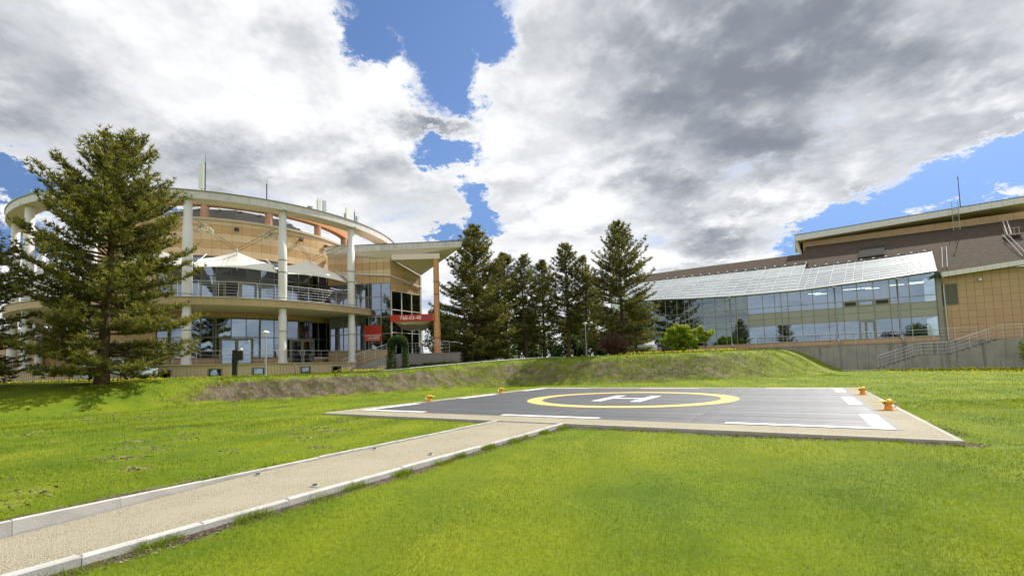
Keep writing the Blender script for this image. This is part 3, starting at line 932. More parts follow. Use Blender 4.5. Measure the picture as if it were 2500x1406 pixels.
def antenna(label, a, mast_h, panels, dish=False, zb=ZR + .62, r=17.1):
    t_ = thing('antenna', label, 'antenna', (RC[0] + r * math.cos(R_(a)), RC[1] + r * math.sin(R_(a)), zb), R_(a), 'antennas on the ring beam')
    if mast_h: MB().tube([(0, 0, 0), (0, 0, mast_h * .8), ], .045, 8).build('mast', 'dark_metal', t_); 
    if mast_h: MB().tube([(0, 0, mast_h * .8), (0, .03, mast_h)], .012, 5).build('whip', 'dark_metal', t_)
    for (dy, z0, h, w, mt) in panels:
        p = MB(); p.box(.02, .2, dy - w / 2, dy + w / 2, z0, z0 + h)
        po = p.build('panel', mt, t_)
        MB().tube([(.02, dy, z0 + .1), (-.06, 0, z0 + .1)], .02, 5).build('bracket', 'dark_metal', po)
        MB().tube([(.1, dy, z0), (.12, dy + .05, z0 - .15), (.05, dy + .18, z0 - .25), (0, .02, z0 - .2)], .02, 5).build('cable', 'dark_metal', po)
    if dish: MB().lathe([(.02, 0), (.2, .06), (.26, .14)], 14).build('dish', 'galv', t_, True).location = (.1, -.75, .2)
    return t_


antenna('tall antenna with one cream panel, standing above the left column', -66.7, 3.2, [(-.24, .35, 2.0, .36, 'lamp_white')])
antenna('bare dark whip antenna between the two left columns', -52.0, 1.95, [])
antenna('pair of pale panel antennas with a small dish on the ring beam', -37.6, 1.45, [(.12, .1, 1.15, .3, 'lamp_white'), (.62, .1, 1.15, .3, 'galv')], True)
antenna('single white panel antenna above the rightmost column', -27.6, .9, [(.2, 0, 1.3, .3, 'lamp_white')])
antenna('thin antenna mast with a short grey panel, rightmost on the ring', -23.3, 1.55, [(.22, .15, .7, .22, 'galv')])
antenna('thin whip antenna showing beside the big pine', -79.6, 2.6, [])

# ------------------------------------------------------------------ entrance wing with the flying canopy roof
K = Vector((-12.0, 46.5, 0)); VN3 = Vector((VN[0], VN[1], 0))
S2 = K + VN3 * 4.3
W0 = Vector((-18.6, 47.3, 0))
wing = thing('entrance_wing', 'tan entrance wing with glazed corner under a pale flying canopy roof', 'building', (0, 0, 0))
u1 = (K - W0).normalized(); n1_ = Vector((u1.y, -u1.x, 0))          # outward normal of face one
u2 = VN3; n2_ = Vector((u2.y, -u2.x, 0))


def facebox(mb, o, ud, nd, s0, s1, z0, z1, d0, d1, z1b=None):
    """box on a vertical face: s along ud, depth d along nd (outwards); z1b is the top at s1"""
    z1b = z1 if z1b is None else z1b
    pts = []
    for (s, zt_, d) in ((s0, 0, d0), (s1, 0, d0), (s1, 0, d1), (s0, 0, d1)):
        pts.append(o + ud * s + nd * d + Vector((0, 0, z0)))
    top = [pts[0] + Vector((0, 0, z1 - z0)), pts[1] + Vector((0, 0, z1b - z0)), pts[2] + Vector((0, 0, z1b - z0)), pts[3] + Vector((0, 0, z1 - z0))]
    return mb.hexa(pts, top)


L1 = (K - W0).length
facebox(MB(), W0, u1, n1_, 0, L1, 10.3, 13.1, -.3, 0, 12.72).build('wall', 'joint', wing)
facebox(MB(), W0, u1, n1_, 0, L1, 1.3, 3.6, -.3, 0).build('base_wall', 'tile_balcony', wing)
facebox(MB(), K, u2, n2_, 0, 4.3, 9.5, 12.72, -.3, 0, 11.62).build('wall', 'joint', wing)
facebox(MB(), K, u2, n2_, 0, 4.3, 1.3, 3.0, -.3, 0).build('base_wall', 'tile_balcony', wing)
nc = 9
for r in range(4):
    for c in range(nc):
        s0, s1 = L1 * c / nc, L1 * (c + 1) / nc
        zt0 = lambda s: 13.08 - .36 * s / L1
        z0 = 10.32 + r * .7
        if r < 3: facebox(MB(), W0, u1, n1_, s0 + .015, s1 - .015, z0, z0 + .68, 0, .03).build('tile_panel', 'tile_light' if r % 2 else 'tile_dark', wing)
        else: facebox(MB(), W0, u1, n1_, s0 + .015, s1 - .015, z0, zt0(s0), 0, .03, zt0(s1)).build('tile_panel', 'tile_light', wing)
nc2 = 5
for r in range(4):
    for c in range(nc2):
        s0, s1 = 4.3 * c / nc2, 4.3 * (c + 1) / nc2
        zt0 = lambda s: 12.7 - 1.1 * s / 4.3
        z0 = 9.52 + r * .8; z1 = z0 + .78
        a, b_ = min(z1, zt0(s0)), min(z1, zt0(s1))
        if b_ - z0 > .05: facebox(MB(), K, u2, n2_, s0 + .015, s1 - .015, z0, a, 0, .03, b_).build('tile_panel', 'tile_brown' if r % 2 else 'tile_dark', wing)


def face_glazing(par, o, ud, nd, ss, zs, mat='glass', fm='frame_olive', skip=()):
    for s in ss:
        facebox(MB(), o, ud, nd, s - .04, s + .04, zs[0], zs[-1], -.06, .04).build('mullion', fm, par)
    for z in zs:
        facebox(MB(), o, ud, nd, ss[0], ss[-1], z - .035, z + .035, -.05, .03).build('transom', fm, par)
    for i in range(len(ss) - 1):
        for j in range(len(zs) - 1):
            if (i, j) in skip: continue
            facebox(MB(), o, ud, nd, ss[i] + .04, ss[i + 1] - .04, zs[j] + .035, zs[j + 1] - .035, -.025, -.01).build('pane', mat, par)


face_glazing(wing, W0, u1, n1_, [0.2, 1.6, 3.0, 4.3, 5.6, L1 - .04], [3.6, 5.2, 6.9, 7.6, 8.9, 10.3])
face_glazing(wing, K, u2, n2_, [.04, 1.45, 2.9, 4.26], [3.0, 5.3, 6.6, 7.6, 9.5], fm='white_frame')
facebox(MB(), K, u2, n2_, 4.2, 4.4, 1.4, 11.6, -.2, .08).build('corner_post', 'white_frame', wing)
back = MB()
facebox(back, W0, u1, n1_, 0, L1 - .4, 2, 12.6, -5.2, -5.0); facebox(back, W0, u1, n1_, 0, L1 - .3, 7.0, 7.5, -5.0, -.1)
back.build('interior_wall', 'interior_light', wing)
facebox(MB(), K, u2, n2_, 4.25, 4.45, 2, 11.5, -7, -.2).build('rear_wall', 'tile_brown', wing)
# canopy: fascia along the front, raked soffit
T = Vector((-4.75, 45.5, 13.45)); FL = Vector((-18.4, 46.4, 13.42)); W0t = W0 + Vector((0, 0, 13.1)); S1t = K + Vector((0, 0, 12.74)); S2t = S2 + n2_ * .1 + Vector((0, 0, 11.64))
up = Vector((0, 0, .06))
roofm = MB()
FLt, Tt = FL + Vector((0, 0, .66)), T + Vector((.1, 0, .6))
roofm.add([FL, T, S1t, W0t, S2t, FLt, Tt, S2t + Vector((0, .6, 1.2)), W0t + Vector((0, 1.5, .9))],
          [(0, 1, 2, 3), (1, 4, 2), (5, 8, 7, 6), (1, 6, 7, 4)])
roofm.build('canopy_roof', 'soffit_white', wing)
nf = 17
for i in range(nf):
    a = FL.lerp(T, i / nf); b_ = FL.lerp(T, (i + 1) / nf)
    at_ = FLt.lerp(Tt, i / nf); bt_ = FLt.lerp(Tt, (i + 1) / nf)
    e = (b_ - a).normalized() * .008; o_ = Vector((0, -.04, 0))
    MB().hexa([a + e + o_, b_ - e + o_, b_ - e, a + e], [at_ + e + o_, bt_ - e + o_, bt_ - e, at_ + e]).build('fascia_panel', 'grey_fascia', wing)
MB().hexa([FLt + Vector((0, -.08, 0)), Tt + Vector((.05, -.08, 0)), Tt, FLt], [FLt + Vector((0, -.08, .05)), Tt + Vector((.05, -.08, .05)), Tt + up, FLt + up]).build('roof_edge', 'dark_cap', wing)
MB().box(-11.7, -6.95, 45.75, 46.15, 12.42, 12.95).build('canopy_beam', 'soffit_white', wing)
MB().tube([K + n1_ * .15 + Vector((-5.5, .75, 11.5)), K + n1_ * .2 + Vector((0, 0, 11.0)), S2 + n2_ * .15 + Vector((0, 0, 10.3))], .07, 8).build('gutter_pipe', 'white_frame', wing)
oc = MB().lathe([(.34, 1.6), (.34, 6.1), (.3, 6.15), (.3, 6.25), (.28, 6.3), (.28, 12.42)], 22)
oc.build('orange_column', 'orange_clad', wing, True, loc=(-7.35, 46.0, 0))
for z in (4.57, 8.87, 10.12):
    MB().lathe([(.25, z - .02), (.345 if z < 5 else .29, z - .018), (.345 if z < 5 else .29, z + .05), (.25, z + .052)], 22).build('groove', 'dark_metal', wing, loc=(-7.35, 46.0, 0))
# porch beam, banner, sign
MB().box(-11.9, -7.6, 45.75, 46.3, 6.28, 6.92).build('porch_beam', 'orange_clad', wing)
MB().hexa([(-10.6, 45.9, 5.98), (-8.6, 46.1, 5.98), (-9.6, 49.6, 5.6), (-11.0, 48.0, 5.6)], [(-11.6, 45.8, 6.27), (-7.9, 45.9, 6.27), (-9.0, 49.6, 5.8), (-11.0, 48.3, 5.8)]).build('porch_soffit', 'cream_soffit', wing)
bn_ = thing('phone_banner', 'long red banner with white number 768-03-48 beside the orange column', 'banner', (-9.85, 45.7, 6.6))
MB().box(-2.05, 2.15, 0, .03, -.34, .34).build('sheet', 'banner_red', bn_)
text_part('768-03-48', .52, 'print_white', bn_, (-.05, -.008, 0), (R_(90), 0, 0), .004, .98)
text_part('ОФИС', .2, 'print_blue', bn_, (1.62, -.008, .1), (R_(90), 0, 0), .004, 1.0)
text_part('ПРОДАМ', .2, 'print_blue', bn_, (1.55, -.008, -.13), (R_(90), 0, 0), .004, 1.0)
sg = thing('sale_sign', 'square red sign with white writing on the wing glazing', 'sign', tuple(W0 + u1 * 4.75 + n1_ * .08 + Vector((0, 0, 5.25))), math.atan2(u1.y, u1.x))
MB().box(-.9, .9, -.03, .03, -.8, .8).build('board', 'sign_red', sg)
text_part('ОФИС ПРОДАМ', .235, 'print_white', sg, (0, -.036, -.22), (R_(90), 0, 0), .003, .92)
text_part('+7(495)7680348', .235, 'print_white', sg, (0, -.036, -.47), (R_(90), 0, 0), .003, .86)
MB().box(-.78, .78, -.038, -.031, -.665, -.64).build('rule', 'print_white', sg)
# steps and landing in front of the wing
steps = thing('entrance_steps', 'grey stone steps rising to the glazed entrance wing', 'steps', (0, 0, 0))
for i in range(9):
    x0 = -15.3 + i * .42
    MB().cbox(x0, -11.0, 42.6 + .12 * i, 46.0, 1.0, 1.62 + i * .155, .01).build('step', 'stone_step', steps)
MB().box(-10.99, -5.0, 43.9, 50.5, 1.2, 2.98).build('landing', 'joint', steps)
rw = MB()
for r in range(8):
    for c in range(20):
        x0 = -11.0 + c * .3 + (r % 2) * .12
        rw.box(x0 + .006, x0 + .294, 43.86, 43.9, 1.7 + r * .16 + .006, 1.7 + (r + 1) * .16 - .006)
o_ = rw.build('stone_blocks', 'stone_step', steps); o_['kind'] = 'stuff'
MB().box(-11.1, -4.9, 43.82, 50.6, 2.98, 3.04).build('paving', 'stone_step', steps)
railing(steps, [(-15.5, 42.5, 1.6), (-13.0, 43.2, 2.55), (-11.4, 43.6, 3.05), (-11.0, 44.2, 3.2)], 1.0, 1.0, 3)
railing(steps, [(-10.4, 46.8, 3.04), (-7.9, 45.3, 3.04), (-6.0, 44.6, 3.04)], 1.1, 1.0, 3)
# ------------------------------------------------------------------ right building: glazed front, lean-to glass roof, tiled roof, penthouse
RB_O = (38.232, 46.0)
rbd = thing('glass_front_building', 'long tan building with glazed front and sloping glass roof above a concrete wall', 'building', (RB_O[0], RB_O[1], 0), ANG)
RBL = Matrix.Translation((RB_O[0], RB_O[1], 0)) @ Matrix.Rotation(ANG, 4, 'Z')


def rbw(s, t, z):
    p = RBL @ Vector((s, t, z))
    return (p.x, p.y, p.z)


_es = [-30, -22.5, -19.5, -16.8, -15, -12, -8, -5, -3, -.5, 2.95]
_ez = [9.55, 9.32, 9.1, 9.0, 8.92, 8.88, 8.88, 9.03, 9.12, 9.24, 9.5]


def eave(s): return float(np.interp(s, _es, _ez))


ZT1, ZT2, ZSM, ZSB, ZSI, ZPL = 7.26, 6.64, 5.97, 5.23, 3.33, 2.8
mul_s = [-29.4, -28.0, -26.6, -25.2, -23.8, -22.4, -21.05, -20.14, -19.69, -19.18, -18.12, -16.73, -15.63, -14.5, -13.3, -11.78, -10.61, -10.0, -9.35, -8.13, -7.04, -5.74, -4.45, -3.22, -1.88, -.6, .92, 2.88]
for s in mul_s:
    MB().box(s - .035, s + .035, -.06, .05, ZSI, eave(s) - .12).build('mullion', 'frame_olive', rbd)
MB().box(2.92, 3.25, -.12, .3, ZPL, 9.45).build('corner_post', 'frame_grey', rbd)
# downpipes
for s in (-15.1, -5.09, .04):
    zt_ = eave(s) - .1
    MB().tube([(s, -.14, zt_), (s, -.14, 3.45), (s + .02, -.18, 3.3), (s + .12, -.24, 3.1), (s + .12, -.24, 2.82)], .085, 10).build('downpipe', 'galv', rbd, True)
    MB().box(s - .16, s + .16, -.26, -.02, zt_ - .12, zt_ + .02).build('pipe_hopper', 'galv', rbd)


def band(z0, z1, s0, s1, d0, d1, mat, name):
    MB().box(s0, s1, d0, d1, z0, z1).build(name, mat, rbd)


for i in range(len(mul_s) - 1):
    a, b_ = mul_s[i] + .035, mul_s[i + 1] - .035
    e0, e1 = eave(a) - .1, eave(b_) - .1
    atrium = b_ < -13.2
    gm = 'glass_clear' if atrium else 'glass'
    MB().hexa([(a, -.02, ZT1 + .03), (b_, -.02, ZT1 + .03), (b_, 0, ZT1 + .03), (a, 0, ZT1 + .03)], [(a, -.02, e0), (b_, -.02, e1), (b_, 0, e1), (a, 0, e0)]).build('pane', gm, rbd)
    MB().box(a, b_, -.045, .04, ZT1 - .03, ZT1 + .03).build('transom', 'frame_olive', rbd)
    MB().box(a, b_, -.045, .04, ZT2 - .03, ZT2 + .03).build('transom', 'frame_olive', rbd)
    MB().box(a, b_, -.045, .04, ZSB - .03, ZSB + .03).build('transom', 'frame_olive', rbd)
    MB().box(a, b_, -.055, .06, ZSI - .06, ZSI + .04).build('sill', 'frame_grey', rbd)
    vent = i in (22, 23, 24)
    if vent:
        f = MB(); f.box(a, b_, -.06, .02, ZT2 + .03, ZT2 + .13); f.box(a, b_, -.06, .02, ZT1 - .13, ZT1 - .03); f.box(a, a + .12, -.06, .02, ZT2 + .13, ZT1 - .13); f.box(b_ - .12, b_, -.06, .02, ZT2 + .13, ZT1 - .13)
        fo = f.build('vent_window', 'frame_olive', rbd)
        MB().box(a + .12, b_ - .12, -.03, -.015, ZT2 + .13, ZT1 - .13).build('pane', 'glass' if i == 23 else 'black_plastic', fo)
    else:
        MB().box(a, b_, -.02, 0, ZT2 + .03, ZT1 - .03).build('pane', gm, rbd)
    if atrium:
        MB().box(a, b_, -.045, .04, ZSM - .03, ZSM + .03).build('transom', 'frame_olive', rbd)
        for z0, z1 in ((ZSB + .03, ZSM - .03), (ZSM + .03, ZT2 - .03), (ZSI + .04, ZSB - .03)):
            MB().box(a, b_, -.02, 0, z0, z1).build('pane', gm, rbd)
    else:
        MB().box(a, b_, -.03, .02, ZSB + .03, ZSM - .012).build('spandrel_panel', 'spandrel', rbd)
        MB().box(a, b_, -.03, .02, ZSM + .012, ZT2 - .03).build('spandrel_panel', 'spandrel', rbd)
        MB().box(a, b_, -.02, 0, ZSI + .04, ZSB - .03).build('pane', gm, rbd)
# entrance door in the front
d = MB()
d.box(-3.15, -3.07, -.1, .02, ZPL + .03, ZSB - .05); d.box(-1.98, -1.9, -.1, .02, ZPL + .03, ZSB - .05); d.box(-3.07, -1.98, -.1, .02, ZSB - .15, ZSB - .05); d.box(-2.75, -2.67, -.1, .02, ZPL + .03, ZSB - .15)
dr = d.build('door', 'frame_olive', rbd)
lf = MB(); lf.box(-2.65, -2.55, -.09, -.03, ZPL + .05, ZSB - .17); lf.box(-2.1, -2.0, -.09, -.03, ZPL + .05, ZSB - .17); lf.box(-2.55, -2.1, -.09, -.03, ZPL + .05, ZPL + .25); lf.box(-2.55, -2.1, -.09, -.03, ZSB - .27, ZSB - .17)
lf.build('leaf', 'frame_olive', dr)
MB().box(-2.55, -2.1, -.07, -.055, ZPL + .25, ZSB - .27).build('pane', 'glass', dr)
MB().tube([(-2.6, -.13, 3.6), (-2.6, -.13, 4.2)], .02, 6).build('handle', 'steel', dr)
# brown base course
bs = [-29.6 + 1.25 * k for k in range(26)] + [2.9]
for a, b_ in zip(bs, bs[1:]):
    MB().box(a + .008, b_ - .008, -.12, .1, 2.3, ZSI - .06).build('base_panel', 'tile_brown', rbd)
# inside
MB().box(-13.0, 3.1, 6.0, 6.2, 2.3, 11.5).build('interior_wall', 'interior_light', rbd)
MB().box(-29.5, -13.02, 6.0, 6.2, 2.3, 11.9).build('interior_wall', 'interior_green', rbd)
MB().box(-12.9, 3.1, .15, 6.0, ZSB + .05, ZT2 - .2).build('floor_slab', 'interior', rbd)
MB().box(-29.5, 3.1, .12, 6.0, 2.3, 3.0).build('ground_slab', 'interior', rbd)
MB().box(-13.0, -12.85, .12, 6.0, 3.0, 9.0).build('partition', 'interior_green', rbd)
MB().hexa([(-12.8, .3, 8.55), (3.0, .3, 8.95), (3.0, 6, 11.4), (-12.8, 6, 11.0)], [(-12.8, .3, 8.6), (3.0, .3, 9.0), (3.0, 6, 11.45), (-12.8, 6, 11.05)]).build('ceiling', 'interior_light', rbd)
for (s, t_, z) in ((-6.8, 2.0, 8.9), (-6.2, 3.2, 8.9), (-3.6, 2.0, 9.0), (-2.4, 2.0, 9.0), (-1.6, 3.0, 9.0), (1.8, 1.8, 9.1), (1.9, 2.8, 9.1), (.4, 2.6, 9.1)):
    MB().box(s - .6, s + .6, t_, t_ + .07, z - .3, z - .25).build('tube_lamp', 'tube_light', rbd)
for (p0, p1) in (((-17.9, 1.2, 3.0), (-15.4, 1.2, 5.6)), ((-16.6, 1.2, 8.7), (-14.6, 1.2, 6.9)), ((-18.2, 1.2, 7.1), (-15.8, 1.2, 7.9)), ((-16.8, 1.2, 5.0), (-15.0, 1.2, 3.2)), ((-22, 2.2, 8.2), (-14, 2.2, 8.5)), ((-22, 2.2, 7.2), (-14, 2.2, 7.0))):
    MB().tube([p0, p1], .06, 6).build('brace', 'cream_soffit', rbd)
for s in (-19.4, -14.2, -24.5):
    MB().box(s - .2, s + .2, 1.4, 1.8, 3.0, 9.4).build('inner_column', 'cream_soffit', rbd)

# roofs: bottom edge follows the eave, top edge the ridge
KS = .15


def rpt(s, t, dz=0.0):
    """point on the roof sheet above front position s at depth t"""
    e = eave(min(s, 2.95)) if s <= 2.95 else 9.5 + (s - 2.95) * .03
    ttop = 10.2 + (s + 26) * .075
    ztop = 14.35 + (s + 26) * .04
    return (s + KS * t, t, e + (ztop - e) * (t / ttop) + dz)


def sheet(s0, s1, t0, t1, dz, th, ns, nt, name, mat, par):
    vs = []; fs = []
    for j in range(nt + 1):
        for i in range(ns + 1):
            p = rpt(s0 + (s1 - s0) * i / ns, t0 + (t1 - t0) * j / nt, dz)
            vs.append(p)
    n0 = len(vs)
    vs += [(p[0], p[1], p[2] - th) for p in vs]
    for j in range(nt):
        for i in range(ns):
            o_ = j * (ns + 1) + i
            fs.append((o_, o_ + 1, o_ + ns + 2, o_ + ns + 1))
            fs.append(tuple(n0 + k for k in (o_, o_ + ns + 1, o_ + ns + 2, o_ + 1)))
    rim = [i for i in range(ns + 1)] + [(j + 1) * (ns + 1) - 1 for j in range(1, nt + 1)] + [nt * (ns + 1) + i for i in range(ns - 1, -1, -1)] + [j * (ns + 1) for j in range(nt - 1, 0, -1)]
    for a, b_ in zip(rim, rim[1:] + rim[:1]):
        fs.append((a, b_, b_ + n0, a + n0))
    return MB().add(vs, fs).build(name, mat, par)


# shingle material: courses too fine to pick apart
m = bpy.data.materials.new('roof_shingle'); m.use_nodes = True
t = NT(m.node_tree); b = m.node_tree.nodes['Principled BSDF']
tc = t.n('ShaderNodeTexCoord').outputs['Object']
sx, sy, sz = t.sep(tc)
bk = t.n('ShaderNodeTexBrick'); t.l(t.xyz(sx, t.m('MULTIPLY', sy, 1.12), 0), bk.inputs['Vector'])
bk.inputs['Color1'].default_value = rgb(.085, .064, .048); bk.inputs['Color2'].default_value = rgb(.115, .09, .07); bk.inputs['Mortar'].default_value = rgb(.05, .038, .03)
bk.inputs['Scale'].default_value = 1.0; bk.inputs['Mortar Size'].default_value = .035; bk.inputs['Brick Width'].default_value = .33; bk.inputs['Row Height'].default_value = .34
c = t.mix(t.m('MULTIPLY', t.sstep(t.noise(tc, .5, 6, .65), .42, .7), .4), bk.outputs['Color'], rgb(.075, .062, .05))
t.put(b.inputs['Base Color'], c); b.inputs['Roughness'].default_value = .95; b.inputs['Specular IOR Level'].default_value = .08
bn = t.n('ShaderNodeBump'); bn.inputs['Strength'].default_value = .6; bn.inputs['Distance'].default_value = .03
t.l(bk.outputs['Fac'], bn.inputs['Height']); bn.invert = True; t.l(bn.outputs[0], b.inputs['Normal'])
MATS['roof_shingle'] = m

TG_L, TG_R = 7.3, 5.9
sheet(-30, -8.2, TG_L, 11.4, -.06, .18, 30, 6, 'tiled_roof', 'roof_shingle', rbd)
sheet(-8.2, 3.12, TG_R, 11.4, -.06, .18, 16, 6, 'tiled_roof', 'roof_shingle', rbd)
sheet(3.12, 13.2, .15, 11.4, -.06, .18, 14, 8, 'tiled_roof', 'roof_shingle', rbd)
sheet(-9.2, 11.2, 11.4, 14.5, -.06, .18, 30, 3, 'tiled_roof_top', 'roof_shingle', rbd)
sheet(3.15, 13.2, -.55, .15, -.04, .18, 20, 1, 'roof_eaves', 'roof_shingle', rbd)
# glass lean-to strip: bars and panes, each pane its own piece
bar_s = [-29.6, -28.4, -27.2, -26.4, -25.2, -24.0, -22.8, -21.9, -21.3, -20.1, -18.8, -17.5, -16.8, -16.2, -15.0, -13.6, -12.7, -12.1, -10.9, -9.6, -8.4, -7.7, -6.9, -5.5, -4.2, -3.5, -2.7, -1.3, .1, 1.0, 2.0, 3.05]
for i, s in enumerate(bar_s):
    tg = TG_L if s < -8.0 else TG_R
    p0 = Vector(rpt(s, -.22, .07)); p1 = Vector(rpt(s, tg, .07))
    w = Vector((.022, 0, 0))
    MB().hexa([p0 - w, p0 + w, p1 + w, p1 - w], [p0 - w + Vector((0, 0, .06)), p0 + w + Vector((0, 0, .06)), p1 + w + Vector((0, 0, .06)), p1 - w + Vector((0, 0, .06))]).build('glazing_bar', 'roof_bar', rbd)
nrow = 9
for i in range(len(bar_s) - 1):
    tg = TG_L if bar_s[i] < -8.5 else TG_R
    for j in range(nrow):
        t0, t1 = -.2 + (tg + .2) * j / nrow + .04, -.2 + (tg + .2) * (j + 1) / nrow - .015
        a, b_ = bar_s[i] + .026, bar_s[i + 1] - .026
        lift = .025
        q = [Vector(rpt(a, t0, .05 + lift)), Vector(rpt(b_, t0, .05 + lift)), Vector(rpt(b_, t1, .05)), Vector(rpt(a, t1, .05))]
        dn = Vector((0, 0, -.025))
        MB().hexa([p + dn for p in q], q).build('roof_pane', 'roof_pane', rbd)
sheet(-30, -8.2, TG_L + .02, TG_L + .3, .1, .12, 30, 1, 'flashing', 'dark_cap', rbd)
sheet(-8.2, 3.1, TG_R + .02, TG_R + .3, .1, .12, 20, 1, 'flashing', 'dark_cap', rbd)
gl = []
for k in range(41):
    s = -30 + 33.0 * k / 40
    gl.append((s, -.26, eave(s) - .02))
MB().tube(gl, .09, 8).build('gutter', 'galv', rbd, True)
for k in range(26):
    s = -25 + k * 1.1
    tg = (TG_L if s < -8.2 else TG_R) + .55
    MB().lathe([(.1, 0), (.14, .06), (.06, .14)], 8).build('snow_guard', 'lamp_white', rbd, loc=rpt(s, tg, -.02))
# dark roof hatch and inspection rails
MB().hexa([rpt(-3.3, 7.0, -.02), rpt(-.9, 7.0, -.02), rpt(-.9, 10.4, -.02), rpt(-3.3, 10.4, -.02)], [rpt(-3.3, 7.0, .16), rpt(-.9, 7.0, .16), rpt(-.9, 10.4, .16), rpt(-3.3, 10.4, .16)]).build('roof_hatch', 'dark_cap', rbd)
# white fascia along the right eaves and its wall of brown tiles
fs0 = [3.25 + .5 * k for k in range(22)]
for a, b_ in zip(fs0, fs0[1:]):
    pa, pb = Vector(rpt(a, -.62)), Vector(rpt(b_, -.62))
    pa.x, pb.x = a, b_
    za, zb_ = 9.24 + (a - 3.25) * .078, 9.24 + (b_ - 3.25) * .078
    MB().hexa([(a + .008, -.64, za - .43), (b_ - .008, -.64, zb_ - .43), (b_ - .008, -.58, zb_ - .43), (a + .008, -.58, za - .43)], [(a + .008, -.64, za), (b_ - .008, -.64, zb_), (b_ - .008, -.58, zb_), (a + .008, -.58, za)]).build('fascia_panel', 'white_frame', rbd)
MB().hexa([(3.2, -.6, 8.82), (13.6, -.6, 9.62), (13.6, .25, 9.62), (3.2, .25, 8.82)], [(3.2, -.6, 8.88), (13.6, -.6, 9.68), (13.6, .25, 9.68), (3.2, .25, 8.88)]).build('eaves_soffit', 'frame_grey', rbd)
MB().box(3.27, 14, .12, .5, 2.2, 9.2).build('tile_wall', 'joint_brown', rbd)
ss_ = [3.29 + .58 * k for k in range(19)]
zz_ = [2.3 + .645 * k for k in range(11)] + [9.2]
for i in range(len(ss_) - 1):
    for j in range(len(zz_) - 1):
        if 0 <= i <= 1 and 6 <= j <= 8: continue
        MB().box(ss_[i] + .009, ss_[i + 1] - .009, .085, .12, zz_[j] + .009, zz_[j + 1] - .009).build('tile_panel', 'tile_brown', rbd)
lv = MB(); lv.box(3.5, 3.56, .02, .14, 6.2, 8.2); lv.box(4.38, 4.44, .02, .14, 6.2, 8.2); lv.box(3.56, 4.38, .02, .14, 8.14, 8.2); lv.box(3.56, 4.38, .02, .14, 6.2, 6.26)
lo = lv.build('louvre', 'frame_olive', rbd)
for k in range(18):
    z = 6.3 + k * .102
    MB().hexa([(3.56, .03, z), (4.38, .03, z), (4.38, .1, z + .05), (3.56, .1, z + .05)], [(3.56, .03, z + .015), (4.38, .03, z + .015), (4.38, .1, z + .065), (3.56, .1, z + .065)]).build('slat', 'frame_olive', lo)
MB().box(3.56, 4.38, .1, .115, 6.26, 8.14).build('louvre_back', 'joint', rbd)
wl_ = MB().box(5.9, 6.05, -.12, .07, 8.3, 8.42); wl_.hexa([(5.87, -.2, 8.22), (6.08, -.2, 8.22), (6.08, -.05, 8.34), (5.87, -.05, 8.34)], [(5.87, -.25, 8.3), (6.08, -.25, 8.3), (6.08, -.1, 8.45), (5.87, -.1, 8.45)]); wl_.build('wall_floodlight', 'lamp_white', rbd)
MB().tube([(3.2, -.66, 9.1), (3.3, -.62, 8.8), (3.42, -.05, 8.2), (3.44, -.03, 7.6), (3.5, -.03, 2.9)], .065, 8).build('downpipe', 'galv', rbd, True)
bx_ = MB(); bx_.hexa([(2.5, -.75, 8.75), (3.1, -.75, 8.95), (3.1, -.1, 8.95), (2.5, -.1, 8.75)], [(2.45, -.8, 8.95), (3.1, -.8, 9.35), (3.1, -.1, 9.35), (2.45, -.1, 8.95)]); bx_.build('gutter_box', 'dark_metal', rbd)
# penthouse
PT = 14.0
MB().box(-7.4, 16.5, PT, PT + 6, 14.0, 17.0).build('penthouse_wall', 'joint_brown', rbd)
ps = [-7.4 + 1.33 * k for k in range(19)]
for a, b_ in zip(ps, ps[1:]):
    for (z0, z1) in ((15.2, 15.85), (15.87, 16.45), (16.47, 17.0)):
        MB().box(a + .012, b_ - .012, PT - .05, PT, z0, z1).build('tile_panel', 'tile_brown', rbd)
pr0, pr1, pz0, pz1 = -8.3, 13.3, (17.05, 17.85), (17.72, 18.42)
MB().hexa([(pr0, PT - 1.0, pz0[0]), (pr1, PT - 1.0, pz1[0]), (17, PT + 7, pz1[0]), (pr0, PT + 7, pz0[0])], [(pr0, PT - 1.0, pz0[1]), (pr1, PT - 1.0, pz1[1]), (17, PT + 7, pz1[1]), (pr0, PT + 7, pz0[1])]).build('penthouse_roof', 'soffit_white', rbd)
nfp = 24
for i in range(nfp):
    f0, f1 = i / nfp, (i + 1) / nfp
    a, b_ = pr0 + (pr1 - pr0) * f0 + .01, pr0 + (pr1 - pr0) * f1 - .01
    l0 = [pz0[0] + (pz1[0] - pz0[0]) * f for f in (f0, f1)]; l1 = [pz0[1] + (pz1[1] - pz0[1]) * f for f in (f0, f1)]
    MB().hexa([(a, PT - 1.05, l0[0] + .02), (b_, PT - 1.05, l0[1] + .02), (b_, PT - 1.003, l0[1] + .02), (a, PT - 1.003, l0[0] + .02)], [(a, PT - 1.05, l1[0]), (b_, PT - 1.05, l1[1]), (b_, PT - 1.003, l1[1]), (a, PT - 1.003, l1[0])]).build('fascia_panel', 'white_frame', rbd)
MB().hexa([(pr0 - .02, PT - 1.1, pz0[1]), (pr1 + .02, PT - 1.1, pz1[1]), (pr1, PT, pz1[1]), (pr0, PT, pz0[1])], [(pr0 - .02, PT - 1.1, pz0[1] + .05), (pr1 + .02, PT - 1.1, pz1[1] + .05), (pr1, PT, pz1[1] + .05), (pr0, PT, pz0[1] + .05)]).build('roof_edge', 'dark_cap', rbd)
